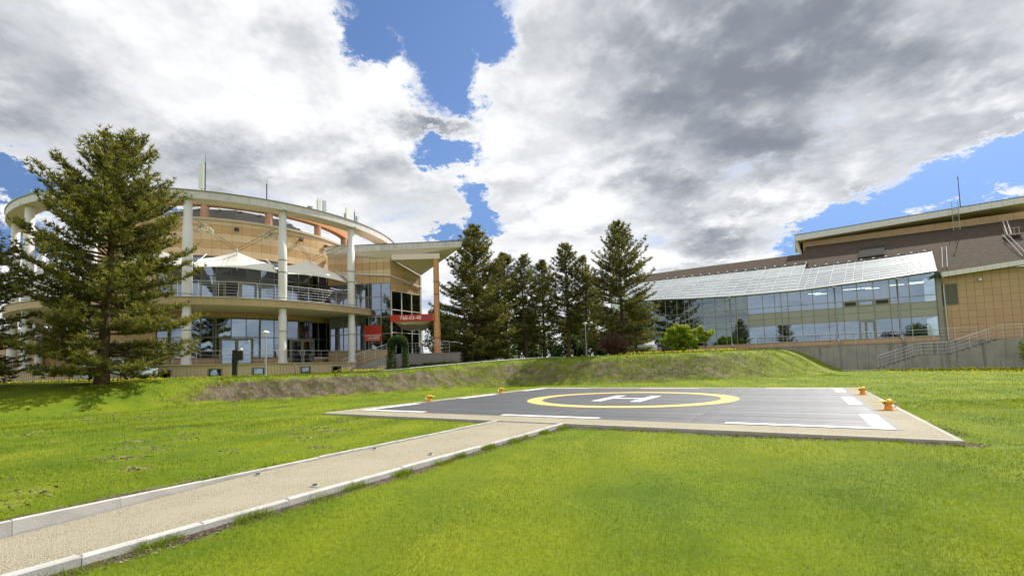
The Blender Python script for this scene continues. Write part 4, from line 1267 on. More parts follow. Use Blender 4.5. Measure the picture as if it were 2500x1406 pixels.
MB().hexa([(-8.25, PT - .98, 17.0), (-8.0, PT - .98, 17.0), (-7.45, PT - .1, 15.0), (-7.6, PT - .1, 15.0)], [(-8.25, PT + 2, 17.04), (-7.42, PT + 2, 17.04), (-7.42, PT + 2, 15.0), (-7.6, PT + 2, 15.0)]).build('corner_fin', 'soffit_white', rbd)
bb = Vector(rpt(12.6, 5.0, .1)); bt = Vector(rpt(11.2, 12.4, .1))
MB().hexa([bb, bb + Vector((.12, 0, 0)), bt + Vector((.12, 0, 0)), bt], [bb + Vector((0, 0, .35)), bb + Vector((.12, 0, .35)), bt + Vector((.12, 0, .35)), bt + Vector((0, 0, .35))]).build('bargeboard', 'white_frame', rbd)
MB().box(-3.7, .2, PT - .2, PT - .052, 16.0, 16.25).build('roof_vent', 'black_plastic', rbd)
MB().box(-3.0, -.7, PT - .35, PT - .202, 15.35, 16.02).build('roof_vent', 'dark_metal', rbd)

# things standing on that roof
def ladder(name, label, p0, p1, width, side, rungs, cat='ladder', mat='matte_grey', r=.03):
    t_ = thing(name, label, cat, tuple(p0))
    p0 = Vector(p0); d_ = Vector(p1) - p0; sd_ = Vector(side).normalized() * width
    for k in (0, 1):
        MB().tube([sd_ * k, sd_ * k + d_], r, 6).build('rail', mat, t_)
    rg = MB().tube([(0, 0, 0), tuple(sd_)], r * .6, 5).mesh('rung', mat)
    for k in range(rungs):
        obj('rung', rg, t_, tuple(d_ * ((k + .5) / rungs)))
    return t_


SU = (UN[0], UN[1], 0)
ladder('wall_ladder', 'galvanised ladder standing against the penthouse wall and over its roof', rbw(7.3, PT - 1.2, 15.6), rbw(7.3, PT - 1.2, 19.0), .55, SU, 9)
ladder('roof_ladder', 'pale steel ladder lying on the tiled roof beside the glass roof', rbw(*rpt(3.5, .3, .15)), rbw(*rpt(3.9, 6.3, .25)), .35, SU, 12)
ladder('roof_ladder', 'pale steel ladder lying on the tiled roof near its right verge', rbw(*rpt(9.0, .8, .15)), rbw(*rpt(8.6, 7.0, .5)), .35, SU, 12)
tr_ = thing('roof_walkway', 'galvanised steel walkway frame at the top of the right roof ladder', 'walkway', rbw(*rpt(8.8, 7.2, .1)), ANG)
for k in range(4):
    MB().tube([(k * .35, 0, 0), (k * .35, .1, .9)], .025, 5).build('post', 'matte_grey', tr_)
MB().box(-.1, 1.2, -.4, .5, .1, .14).build('platform', 'matte_grey', tr_)
MB().tube([(-.1, .1, .9), (1.2, .1, .9)], .025, 5).build('rail', 'matte_grey', tr_)
MB().tube([(.2, .1, .3), (1.0, 3.8, 2.4)], .05, 6).build('boom', 'matte_grey', tr_)
MB().tube([(.5, .1, .3), (1.3, 3.8, 2.4)], .05, 6).build('boom', 'matte_grey', tr_)
am_ = thing('roof_mast', 'slim antenna mast rising beside the penthouse ladder', 'mast', rbw(8.1, PT - .9, 18.1))
MB().tube([(0, 0, 0), (0, 0, 3.6)], .05, 8, .03).build('pole', 'dark_metal', am_)
MB().lathe([(.04, 3.5), (.12, 3.56), (.04, 3.62), (.03, 3.9)], 8).build('head', 'dark_metal', am_)
ya = thing('yagi_antenna', 'television aerial with thin rods at the left end of the penthouse roof', 'antenna', rbw(-7.9, PT - .6, 17.9))
MB().tube([(0, 0, 0), (0, 0, .55)], .025, 6).build('mast', 'dark_metal', ya)
MB().tube([(-1.3, .1, .4), (.6, -.05, .6)], .02, 5).build('boom', 'dark_metal', ya)
for k in range(7):
    x = -1.2 + k * .28
    MB().tube([(x, -.2, .41 + .1 * (x + 1.3)), (x, .3, .41 + .1 * (x + 1.3))], .01, 4).build('element', 'dark_metal', ya)

# retaining wall, terrace railing and stair
RWV = -1.3
rwl = thing('retaining_wall', 'long stained concrete retaining wall below the glass front', 'wall', (RB_O[0], RB_O[1], 0), ANG)
cs = [-13.2, -10.2, -7.0, -3.7, -.4, 2.9, 6.2, 9.5, 12.8, 16.0]
for a, b_ in zip(cs, cs[1:]):
    MB().box(a + .008, b_ - .008, RWV, RWV + .3, -1, 2.76).build('wall_bay', 'concrete', rwl)
MB().box(-13.3, 16, RWV + .3, .12, 2.2, 2.77).build('terrace', 'stone_step', rwl)
MB().box(-13.3, 16, RWV - .05, RWV + .35, 2.772, 2.82).build('coping', 'tile_balcony', rwl)
railing(rwl, [(-12.6, RWV + .15, 2.82), (5.2, RWV + .15, 2.82)], 1.1, 1.5, 3, name='terrace_railing')
st = thing('concrete_stair', 'concrete outdoor stair with steel railings against the retaining wall', 'stair', (RB_O[0], RB_O[1], 0), ANG)
SV0, SV1 = RWV - 1.35, RWV - .01


def stair_flight(s0, s1, z0, z1, n):
    for k in range(n):
        a = s0 + (s1 - s0) * k / n
        zt_ = z0 + (z1 - z0) * (k + 1) / n
        MB().box(a, s1 if k == n - 1 else s0 + (s1 - s0) * (k + 1) / n, SV0, SV1, -.6, zt_).build('step', 'concrete', st)


stair_flight(-2.1, .95, .3, 1.45, 8)
MB().box(.951, 3.1, SV0, SV1, -.6, 1.5).build('landing', 'concrete', st)
stair_flight(3.101, 6.5, 1.5, 2.72, 8)
MB().box(6.501, 12.5, SV0, SV1, -.6, 2.74).build('landing', 'concrete', st)
railing(st, [(-2.2, SV0 + .1, .4), (.9, SV0 + .1, 1.5), (3.1, SV0 + .1, 1.52), (6.5, SV0 + .1, 2.78), (8.8, SV0 + .1, 2.8)], 1.15, 1.2, 3)
railing(st, [(-2.0, SV1 - .08, .5), (.9, SV1 - .08, 1.5), (3.1, SV1 - .08, 1.52), (5.9, SV1 - .08, 2.6)], 1.1, 1.4, 3)
# ------------------------------------------------------------------ conifers
def tuft_tris(C, A, ln, wd, k, rng):
    """k needle blades per tuft at centres C (n,3) around axes A (n,3)"""
    n = len(C)
    d = rng.normal(0, 1, (n, k, 3))
    d /= np.linalg.norm(d, axis=2, keepdims=True)
    d = d * .85 + A[:, None, :] * .9
    d /= np.linalg.norm(d, axis=2, keepdims=True)
    L_ = ln * rng.uniform(.65, 1.2, (n, k, 1))
    sdv = np.cross(d, rng.normal(0, 1, (n, k, 3)))
    sdv /= np.linalg.norm(sdv, axis=2, keepdims=True) + 1e-9
    w = wd * rng.uniform(.7, 1.3, (n, k, 1))
    c = C[:, None, :] + d * L_ * rng.uniform(-.1, .15, (n, k, 1))
    V = np.stack([c - sdv * w, c + sdv * w, c + d * L_], 2)
    return V.reshape(-1, 3, 3)


def pine(H, prof, hb, spacing, per, seed, ln=.24, wd=.03, k=8, tw=5.0, rise=(-6, 48), trunk_r=.2, lean=0.0, mat='needles', gap=.12, kstep=.17):
    """returns (trunk mesh, branch mesh, crown mesh). prof: list of (height fraction, radius)"""
    rng = np.random.default_rng(seed)
    hf = [p[0] for p in prof]; rf = [p[1] for p in prof]
    tr = MB()
    pts = []; nseg = 9
    for i in range(nseg + 1):
        f = i / nseg
        pts.append((lean * f * H * .03 + rng.normal(0, .03) * f, rng.normal(0, .03) * f, H * f * .985 - .1 * (i == 0)))
    vs = []; fs = []
    for i, p in enumerate(pts):
        f = i / nseg; r = trunk_r * (1 - f) ** .85 + .015 + (.06 * trunk_r / .2 if i == 0 else 0)
        for q in range(9):
            a = 2 * math.pi * q / 9
            vs.append((p[0] + r * math.cos(a), p[1] + r * math.sin(a), p[2]))
    for i in range(nseg):
        for q in range(9):
            fs.append((i * 9 + q, i * 9 + (q + 1) % 9, (i + 1) * 9 + (q + 1) % 9, (i + 1) * 9 + q))
    tr.add(vs, fs)
    br = MB()
    Cs = []; As = []; Ts = []
    h = hb
    while h < H * .985:
        f = h / H
        Rh = float(np.interp(f, hf, rf))
        nb = per + (1 if rng.random() < .4 else 0)
        a0 = rng.random() * 6.28
        for b_ in range(nb):
            if rng.random() < gap: continue
            az_ = a0 + b_ * 6.28 / nb + rng.normal(0, .22)
            L_ = max(.25, Rh * rng.uniform(.68, 1.12))
            el_ = R_(rise[0] + (rise[1] - rise[0]) * f ** 1.3 + rng.normal(0, 5))
            dirh = np.array([math.cos(az_), math.sin(az_), 0.0])
            zb = h + rng.normal(0, spacing * .25)
            base = np.array([0, 0, zb])
            S_ = np.linspace(0, 1, 7)
            P_ = base + np.outer(S_ * L_ * math.cos(el_), dirh)
            P_[:, 2] += L_ * (S_ * math.sin(el_) - .10 * S_ + .22 * S_ ** 3)
            P_[:, :2] += np.outer(S_ ** 2 * rng.normal(0, .08) * L_, np.array([-dirh[1], dirh[0]]))
            br.tube([tuple(p) for p in P_[::2]], .012 + .014 * L_, 4, .006)
            nt = max(4, int(L_ * tw))
            perp = np.array([-dirh[1], dirh[0], 0])
            for q in range(nt):
                s = .22 + .78 * (q + rng.random()) / nt
                i0 = min(5, int(s * 6)); ff = s * 6 - i0
                p0 = P_[i0] * (1 - ff) + P_[i0 + 1] * ff
                tang = P_[i0 + 1] - P_[i0]; tang = tang / (np.linalg.norm(tang) + 1e-9)
                side = 1 if rng.random() < .5 else -1
                lt = (.16 + .34 * L_ * (1 - .72 * s)) * rng.uniform(.6, 1.15)
                dv = tang * .75 + perp * side * rng.uniform(.35, .95) + np.array([0, 0, rng.uniform(-.05, .4)])
                dv /= np.linalg.norm(dv)
                m_ = max(2, int(lt / kstep))
                tt = (np.arange(m_) + rng.random(m_) * .6 + .4) / m_
                c = p0 + np.outer(tt * lt, dv) + rng.normal(0, .035, (m_, 3))
                c[:, 2] += .05 * tt
                Cs.append(c); As.append(np.repeat((dv + np.array([0, 0, .55]))[None], m_, 0))
                # shoots near the tips and on top are fresher and paler
                Ts.append(np.clip(.25 + .5 * s * tt + rng.normal(0, .22, m_), 0, 1))
            Cs.append(P_[-1:]); As.append((dirh * .4 + np.array([0, 0, .9]))[None]); Ts.append(np.array([.7]))
        h += spacing * rng.uniform(.7, 1.3) * (1.0 - .35 * f)
    C = np.concatenate(Cs); A = np.concatenate(As); T_ = np.concatenate(Ts)
    A = A / np.linalg.norm(A, axis=1, keepdims=True)
    V = tuft_tris(C, A, ln, wd, k, rng)
    crown = tri_mesh('crown', V, np.clip(np.repeat(T_, k) + rng.normal(0, .1, len(V)), 0, 1), mat)
    return tr.mesh('trunk', 'bark', True), br.mesh('branches', 'bark', False), crown


def place_pine(meshes, x, y, label, sc=1.0, rz=0.0, szx=None, group='tall pines standing on the site'):
    t_ = thing('pine_tree', label, 'tree', (x, y, float(ground_z(x, y)) - .03), rz, group)
    t_.scale = (szx or sc, szx or sc, sc)
    tr = obj('trunk', meshes[0], t_); obj('branches', meshes[1], tr); cr_ = obj('crown', meshes[2], t_)
    return t_


main_prof = [(0, 2.5), (.05, 3.2), (.12, 3.55), (.3, 3.75), (.47, 3.55), (.63, 3.2), (.77, 2.6), (.87, 1.95), (.95, 1.2), (1, .4)]
big = pine(12.7, main_prof, .7, .39, 6, 11, ln=.27, wd=.027, k=8, tw=6.8, trunk_r=.26, rise=(-8, 50), gap=.2)
place_pine(big, -21.96, 25.0, 'big bushy pine on the left lawn in front of the round building', 1.045, 0).rotation_euler = (0, .045, 0)
wide = pine(14.4, [(0, 2.6), (.05, 3.4), (.2, 3.9), (.45, 3.5), (.65, 2.7), (.8, 1.9), (.92, 1.0), (1, .25)], .6, .42, 6, 23, ln=.27, wd=.032, k=8, tw=5.2, trunk_r=.2, rise=(-4, 52), mat='needles_far', gap=.12)
slim = pine(12.5, [(0, 1.6), (.22, 2.0), (.4, 2.3), (.6, 1.9), (.8, 1.25), (.93, .7), (1, .2)], 3.0, .42, 5, 37, ln=.27, wd=.032, k=8, tw=5.6, trunk_r=.15, rise=(0, 52), mat='needles_far', gap=.15)
slim2 = pine(12.0, [(0, 1.5), (.12, 2.1), (.35, 2.2), (.6, 1.7), (.8, 1.1), (.93, .6), (1, .2)], 1.4, .42, 5, 53, ln=.27, wd=.032, k=8, tw=5.6, trunk_r=.14, rise=(0, 52), mat='needles_far', gap=.12)
wide2 = pine(14.0, [(0, 2.2), (.08, 3.3), (.25, 3.7), (.5, 3.6), (.7, 2.9), (.83, 2.0), (.93, 1.1), (1, .3)], .8, .46, 5, 29, ln=.27, wd=.032, k=8, tw=5.4, trunk_r=.2, rise=(-6, 55), mat='needles_far', gap=.2)
slim3 = pine(12.2, [(0, 1.4), (.15, 1.9), (.4, 2.4), (.62, 2.1), (.8, 1.5), (.93, .8), (1, .2)], 2.0, .5, 5, 59, ln=.28, wd=.032, k=8, tw=5.6, trunk_r=.15, rise=(-4, 55), mat='needles_far', gap=.25, lean=1)
slim4 = pine(12.2, [(0, 1.2), (.2, 2.2), (.35, 2.0), (.55, 2.2), (.75, 1.6), (.9, .9), (1, .3)], 3.6, .5, 4, 67, ln=.28, wd=.032, k=8, tw=5.6, trunk_r=.15, rise=(2, 55), mat='needles_far', gap=.2, lean=-1)
place_pine(wide2, -26.4, 21.8, 'pine cut by the left edge of the picture', .66, .7, .9)


def pine_to(meshes, Hm, x, y, ztop, label, rz, wx=1.0):
    sc = (ztop - float(ground_z(x, y))) / Hm
    place_pine(meshes, x, y, label, sc, rz, sc * wx)


pine_to(wide, 14.4, -3.8, 49, 16.5, 'broad dark pine beside the orange column, leftmost of the middle row', .4, 1.2)
pine_to(slim2, 12.0, -.7, 56, 15.2, 'pine with a pointed top, second from left in the middle row', 1.9, 1.45)
pine_to(slim3, 12.2, 1.64, 53, 14.1, 'narrow pine, third from left in the middle row', 3.2, 1.25)
pine_to(slim2, 12.0, 3.9, 57, 14.4, 'narrow pine, fourth from left in the middle row', 5.0, 1.35)
pine_to(slim, 12.5, 6.55, 54, 15.6, 'bare-trunked tall pine, fifth from left in the middle row', .9, 1.35)
pine_to(slim4, 12.2, 8.4, 53.5, 13.8, 'bare-trunked pine just left of the thin lamp post', 2.7, 1.25)
pine_to(wide2, 14.0, 11.5, 48.5, 16.0, 'broad dark pine beside the glass roof, rightmost of the middle row', 2.6, 1.08)
pine_to(slim2, 12.0, -2.6, 62, 13.2, 'pine behind the gap right of the leftmost middle pine', .3, 1.2)
pine_to(slim3, 12.2, 11.0, 62, 13.0, 'pine behind the rightmost middle pine', 4.1, 1.2)
pine_to(slim2, 12.0, -24, -32, 13.0, 'pine mirrored in the upper left panes of the glass front', 1.1, 1.3)
pine_to(wide, 14.4, -37, -30, 14.0, 'pine mirrored in the left end of the glass front', 2.2, 1.0)


# ------------------------------------------------------------------ leafy plants
def leaf_cloud(blobs, n, size, seed, mat, top_light=.35):
    """leaves through the volume of several lumps (cx,cy,cz,rx,ry,rz)"""
    rng = np.random.default_rng(seed)
    vol = np.array([b[3] * b[4] * b[5] for b in blobs]) ** .75
    idx = rng.choice(len(blobs), n, p=vol / vol.sum())
    B = np.array(blobs)[idx]
    d = rng.normal(0, 1, (n, 3)); d /= np.linalg.norm(d, axis=1, keepdims=True)
    r = rng.random(n) ** .45
    c = B[:, :3] + d * r[:, None] * B[:, 3:]
    nr = d * .6 + rng.normal(0, .6, (n, 3)) + np.array([0, 0, .35]); nr /= np.linalg.norm(nr, axis=1, keepdims=True)
    a = np.cross(nr, rng.normal(0, 1, (n, 3))); a /= np.linalg.norm(a, axis=1, keepdims=True)
    b_ = np.cross(nr, a)
    s = size * rng.uniform(.6, 1.3, (n, 1))
    p0, p1, p2, p3 = c - a * s, c + b_ * s * .55, c + a * s, c - b_ * s * .55
    V = np.concatenate([np.stack([p0, p1, p2], 1), np.stack([p0, p2, p3], 1)])
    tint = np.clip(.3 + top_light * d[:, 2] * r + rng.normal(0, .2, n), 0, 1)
    return tri_mesh('crown', V, np.concatenate([tint, tint]), mat)


def lumps(cx, cz, rx, ry, rz, n, s0, s1, seed):
    rng = np.random.default_rng(seed)
    out = []
    for k in range(n):
        d_ = rng.normal(0, 1, 3); d_ /= np.linalg.norm(d_); r_ = rng.random() ** .5
        q = rng.uniform(s0, s1)
        out.append((cx + d_[0] * rx * r_, d_[1] * ry * r_, cz + d_[2] * rz * r_, q, q, q * rng.uniform(.6, 1)))
    return out


def stems(pts_list, mat='bark_grey'):
    m_ = MB()
    for (pts, r0, r1) in pts_list:
        m_.tube(pts, r0, 6, r1)
    return m_.mesh('stems', mat, True)


def shrub(name, label, x, y, blobs, n, size, seed, mat, nst=6, cat='shrub', group=None, z=None):
    t_ = thing(name, label, cat, (x, y, float(ground_z(x, y)) if z is None else z), 0, group)
    rng = np.random.default_rng(seed + 1)
    sl_ = []
    for q in range(nst):
        b_ = blobs[q % len(blobs)]
        e = np.array(b_[:3]) + rng.normal(0, .2, 3) * np.array(b_[3:])
        r0 = .03 + .012 * b_[5]
        sl_.append(([(rng.normal(0, .1), rng.normal(0, .1), -.05), (e[0] * .45, e[1] * .45, e[2] * .45), tuple(e)], r0, .01))
    obj('stems', stems(sl_), t_)
    obj('crown', leaf_cloud(blobs, n, size, seed, mat), t_)
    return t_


shrub('lime_shrub', 'bright lime green lilac bush on top of the bank before the glass front', 15.6, 43.0, lumps(-.1, 1.3, 1.95, 1.0, 1.25, 52, .28, .52, 5), 8200, .1, 61, 'leaves_lime', 8)
shrub('lime_shrub', 'smaller lime green bush with a clear stem, right of the lilac bush', 17.7, 43.0, lumps(0, 1.7, .85, .7, .7, 14, .2, .42, 6), 2000, .095, 62, 'leaves_lime', 4)
shrub('lime_shrub', 'lime green shrub cut by the right edge beside the concrete stair', 41.6, 37.2, [(0, 0, 1.9, 1.0, 1.0, .9), (-.5, 0, 1.3, .8, .8, .7), (.3, 0, 2.3, .8, .8, .6)], 1600, .09, 63, 'leaves_lime', 5)
# leafless purple bush: fans of twigs
t_ = thing('purple_bush', 'leafless purple brown bush under the rightmost middle pine', 'shrub', (9.9, 45.6, float(ground_z(9.9, 45.6))))
rng = np.random.default_rng(71)
n = 1500
th = rng.random(n) * 6.28; sp_ = rng.random(n) ** .6 * 1.15
p0 = np.stack([np.cos(th) * .15, np.sin(th) * .15, rng.random(n) * .5], 1)
top = np.stack([np.cos(th) * np.sin(sp_) * 1.75, np.sin(th) * np.sin(sp_) * 1.5, .35 + np.cos(sp_) * 1.75], 1) * rng.uniform(.55, 1.05, (n, 1))
mid = (p0 + top) / 2 + rng.normal(0, .12, (n, 3))
wv = np.cross(top - p0, rng.normal(0, 1, (n, 3))); wv /= np.linalg.norm(wv, axis=1, keepdims=True); wv *= .014
V = np.concatenate([np.stack([p0 - wv, p0 + wv, mid], 1), np.stack([mid - wv * .8, mid + wv * .8, top], 1), np.stack([mid, mid + (top - mid) * .5 + wv, top + rng.normal(0, .22, (n, 3))], 1)])
obj('crown', tri_mesh('crown', V, rng.random(len(V)), 'twigs_purple'), t_)
obj('stems', stems([([(0, 0, -.05), (.3 * math.cos(k), .3 * math.sin(k), .7), (.8 * math.cos(k), .8 * math.sin(k), 1.3)], .035, .012) for k in range(0, 7)]), t_)
# topiary arch
t_ = thing('topiary_arch', 'clipped ivy green arch shaped bush at the foot of the entrance steps', 'topiary', (-9.4, 38.4, float(ground_z(-9.4, 38.4))))
ab = []
for k in range(13):
    a = math.pi * k / 12
    ab.append((-.52 * math.cos(a), 0, 2.15 + .42 * math.sin(a), .42, .4, .42))
for k in range(8):
    z = .15 + k * .28
    ab.append((-.66 + .02 * k, 0, z, .44 - .012 * k, .42, .28)); ab.append((.62 - .01 * k, 0, z, .34, .36, .28))
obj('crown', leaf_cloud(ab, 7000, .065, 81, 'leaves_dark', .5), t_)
obj('stems', stems([([(-.6, 0, -.05), (-.58, 0, 1.2), (-.4, 0, 2.3)], .05, .03), ([(.58, 0, -.05), (.55, 0, 1.2), (.4, 0, 2.3)], .05, .03)]), t_)
# low junipers before the landing
for i, (x, y, lab) in enumerate(((-9.0, 42.0, 'low dark juniper just right of the topiary arch'), (-7.4, 42.3, 'low dark juniper below the middle of the stone landing wall'), (-5.8, 42.6, 'low dark juniper below the right end of the stone landing wall'))):
    shrub('juniper', lab, x, y, [(0, 0, .25, .95, .6, .28), (.5, .1, .2, .7, .5, .2), (-.5, 0, .22, .6, .5, .22)], 1300, .06, 90 + i, 'leaves_dark', 3, 'shrub', 'low junipers before the entrance landing')
shrub('ornamental_grass', 'pale yellow grass clump on the landing behind the railing', -7.9, 47.0, [(0, 0, .45, .5, .5, .4)], 500, .09, 95, 'leaves_lime', 3, z=3.04)
# broadleaf trees farther back


def broadleaf(label, x, y, H, Rr, seed, mat, n=5200, size=.17, group='leafy trees behind the buildings'):
    rng = np.random.default_rng(seed)
    t_ = thing('leafy_tree', label, 'tree', (x, y, float(ground_z(x, y))), 0, group)
    bl = []
    for k in range(13):
        a = rng.random() * 6.28; rr = rng.random() ** .6 * Rr * .62; z = H * rng.uniform(.38, .84)
        s_ = Rr * rng.uniform(.32, .52) * (1.15 - .5 * abs(z / H - .55))
        bl.append((rr * math.cos(a), rr * math.sin(a), z, s_, s_, s_ * .85))
    bl.append((0, 0, H * .88, Rr * .36, Rr * .36, H * .12))
    sl_ = [([(0, 0, -.1), (0, .02, H * .3), (.05, 0, H * .75)], .03 * H * .5, .03)]
    for b_ in bl[:8]:
        sl_.append(([(0, 0, H * .25), (b_[0] * .5, b_[1] * .5, b_[2] * .75), (b_[0], b_[1], b_[2])], .05, .015))
    obj('trunk', stems(sl_), t_).name = 'trunk'
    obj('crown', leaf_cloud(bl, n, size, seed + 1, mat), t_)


broadleaf('fresh green leafy tree showing between the entrance wing and the orange column', -9.6, 60, 8.2, 3.0, 101, 'leaves_green')
broadleaf('leafy tree far behind the left middle pines', -5.0, 78, 9.0, 4.5, 103, 'leaves_dark', 4200, .24)
broadleaf('leafy tree far behind the narrow middle pines', 3.5, 82, 9.0, 5.0, 105, 'leaves_green', 4200, .24)
broadleaf('leafy tree far behind the bare-trunked pines', 11.5, 80, 9.5, 5.0, 107, 'leaves_dark', 4200, .24)
broadleaf('leafy tree far behind the rightmost middle pine', 20.5, 86, 9.0, 5.0, 109, 'leaves_dark', 4200, .24)
UL = ['left of the pale blue car', 'behind the pale blue car', 'behind the second middle pine', 'behind the third middle pine', 'behind the fourth middle pine', 'behind the fifth middle pine', 'behind the slim lamp post', 'behind the purple bush', 'behind the lilac bush']
for i in range(9):
    xx = -8.5 + i * 3.3; yy = 66 + (i * 37 % 5)
    shrub('thicket', 'dark thicket under the trees, ' + UL[i], xx, yy, [(-1.2, 0, 1.2, 1.5, 1.2, 1.3), (.9, .2, 1.6, 1.6, 1.3, 1.6), (0, 0, 2.6, 1.3, 1.2, 1.2), (1.9, 0, .9, 1.2, 1, 1.0)], 1700, .2, 130 + i, 'leaves_dark' if i % 3 else 'leaves_green', 5, 'shrub', 'thickets under the middle trees')
broadleaf('dark leafy tree mirrored in the right lower panes of the glass front', 9.5, -27, 9.0, 4.2, 111, 'leaves_green', 4200, .2)
broadleaf('purple leaved tree mirrored in the right lower panes of the glass front', 3.2, -28, 7.5, 3.2, 113, 'leaves_purple', 3600, .2)
broadleaf('green tree mirrored in the left lower panes of the glass front', -20, -22, 6.0, 3.2, 115, 'leaves_green', 3600, .2)

# ------------------------------------------------------------------ lamp posts, control post, umbrella


def lamp_post(x, y, h, label, z=None):
    t_ = thing('lamp_post', label, 'lamp post', (x, y, float(ground_z(x, y)) if z is None else z), 0, 'white mushroom lamps on slim poles')
    MB().lathe([(.09, 0), (.09, .05), (.06, .08), (.05, .5), (.045, h - .35)], 10).build('pole', 'galv', t_, True)
    MB().lathe([(.05, h - .35), (.09, h - .3), (.1, h - .12), (.06, h - .08)], 12).build('lantern', 'lamp_white', t_, True)
    MB().lathe([(.06, h - .2), (.26, h - .12), (.25, h - .09), (.12, h + .02), (.03, h + .05)], 16).build('shade', 'lamp_white', t_, True)


lamp_post(-17.93, 34.0, 3.25, 'white mushroom lamp post before the round building terrace')
lamp_post(7.59, 48.0, 3.55, 'slim white lamp post between the bare-trunked pines and the purple bush')
lamp_post(-9.6, 50.0, 1.35, 'short white lamp on the landing behind the railing', 3.04)
t_ = thing('control_post', 'black steel post with camera box and thin aerials on the bank', 'post', (-18.7, 31.5, float(ground_z(-18.7, 31.5))), .25)
MB().cbox(-.14, .14, -.1, .1, -.1, 1.82, .01).build('post', 'black_plastic', t_)
MB().cbox(.14, .48, -.12, .12, 1.12, 1.76, .02).build('camera_box', 'black_plastic', t_)
MB().lathe([(.06, 1.76), (.09, 1.8), (.08, 1.9), (.02, 1.95)], 12, .38, 0).build('dome', 'lamp_white', t_, True)
for (dx_, dz_) in ((-.12, .55), (-.04, .6), (.75, .6)):
    MB().tube([(.1, 0, 1.8), (.1 + dx_, 0, 1.8 + dz_)], .012, 5).build('aerial', 'dark_metal', t_)
MB().lathe([(.02, 0), (.05, .03), (.02, .08)], 8, .85, 0).build('lamp', 'lamp_white', t_).location = (0, 0, 2.38)
t_ = thing('folded_umbrella', 'folded white umbrella standing at the corner of the entrance wing', 'umbrella', (-9.35, 47.6, 3.04))
MB().lathe([(.25, 0), (.25, .06), (.04, .1)], 12).build('foot', 'concrete', t_)
MB().tube([(0, 0, .08), (-.12, 0, 2.9)], .03, 8).build('pole', 'white_frame', t_)
MB().tube([(-.03, 0, .75), (-.06, 0, 1.4), (-.12, 0, 2.85)], .14, 8, .04).build('canopy', 'membrane', t_, True)
t_ = thing('garden_stake', 'thin bent metal stake in the grass before the terrace', 'stake', (-16.2, 35.0, float(ground_z(-16.2, 35))))
MB().tube([(0, 0, 0), (-.12, 0, .5), (-.18, 0, .72)], .02, 5).build('rod', 'dark_metal', t_)
MB().lathe([(.02, 0), (.06, .04), (.02, .1)], 8).build('head', 'dark_metal', t_).location = (-.18, 0, .7)

# ------------------------------------------------------------------ cars glimpsed under the trees


def car(label, x, y, rz, mat, z=None):
    t_ = thing('parked_car', label, 'car', (x, y, float(ground_z(x, y)) if z is None else z), rz, 'cars parked behind the trees')
    prof = [(-2.1, .35), (-2.15, .75), (-1.95, .98), (-1.35, 1.02), (-.75, 1.42), (.55, 1.45), (1.25, 1.08), (1.95, .9), (2.15, .7), (2.12, .35)]
    b_ = MB()
    n_ = len(prof)
    vs = []
    for (yy, inn) in ((-.86, 0), (.86, 0)):
        for (px_, pz_) in prof:
            k_ = .12 if pz_ > 1.1 else 0
            vs.append((px_, yy * (1 - k_), pz_))
    fs = [tuple(range(n_)), tuple(reversed(range(n_, 2 * n_)))] + [(i, i + 1, n_ + i + 1, n_ + i) for i in range(n_ - 1)] + [(n_ - 1, 0, n_, 2 * n_ - 1)]
    b_.add(vs, fs).build('body', mat, t_)
    for s in (-1, 1):
        MB().hexa([(-1.2, s * .858, 1.03), (1.05, s * .858, 1.05), (1.05, s * .87, 1.05), (-1.2, s * .87, 1.03)], [(-.75, s * .78, 1.37), (.5, s * .78, 1.4), (.5, s * .79, 1.4), (-.75, s * .79, 1.37)]).build('side_window', 'glass_dark', t_)
        for xx in (-1.3, 1.3):
            w_ = MB(); w_.lathe([(.32, -.1), (.33, -.06), (.33, .06), (.32, .1)], 16)
            wo = w_.build('wheel', 'rubber', t_, True); wo.rotation_euler = (R_(90), 0, 0); wo.location = (xx, s * .8, .33)
            MB().lathe([(.2, -.105), (.2, .105)], 12).build('rim', 'galv', wo)
    MB().hexa([(.62, -.68, 1.42), (.62, .68, 1.42), (1.28, .74, 1.1), (1.28, -.74, 1.1)], [(.64, -.68, 1.44), (.64, .68, 1.44), (1.3, .74, 1.12), (1.3, -.74, 1.12)]).build('windscreen', 'glass_dark', t_)
    for s in (-1, 1):
        MB().box(2.08, 2.17, s * .6 - .18, s * .6 + .18, .62, .78).build('headlight', 'lamp_white', t_)


car('pale blue car under the leftmost middle pine', -4.6, 55.0, .3, 'car_blue')
car('white car partly hidden by trunks, right of the pale blue car', -1.6, 60.0, .2, 'car_white')
car('white car behind the bank, left of the lilac bush', 14.6, 50.5, 1.2, 'car_white')
car('dark car behind the bank, beside the white car', 17.2, 50.0, 1.1, 'car_dark')
car('pale blue car glimpsed behind the lower branches of the big pine', -27.5, 32.5, .15, 'car_blue')

# low tan annex to the left of the rotunda
an = thing('annex_building', 'low tan annex behind the pines at the far left edge', 'building', (-52, 44, 0), .55)
MB().box(-9, 9, 0, 8, 1.0, 6.2).build('wall', 'joint', an)
for r in range(6):
    for c in range(15):
        MB().box(-9 + 1.2 * c + .015, -9 + 1.2 * (c + 1) - .015, -.05, 0, 1.6 + .75 * r + .012, 1.6 + .75 * (r + 1) - .012).build('tile_panel', 'tile_light' if r % 2 else 'tile_dark', an)
MB().box(-9.3, 9.3, -.4, 8.3, 6.2, 6.6).build('roof_edge', 'grey_fascia', an)
MB().box(-9.1, 9.1, -.12, 0, .9, 1.6).build('plinth', 'plinth_paint', an)
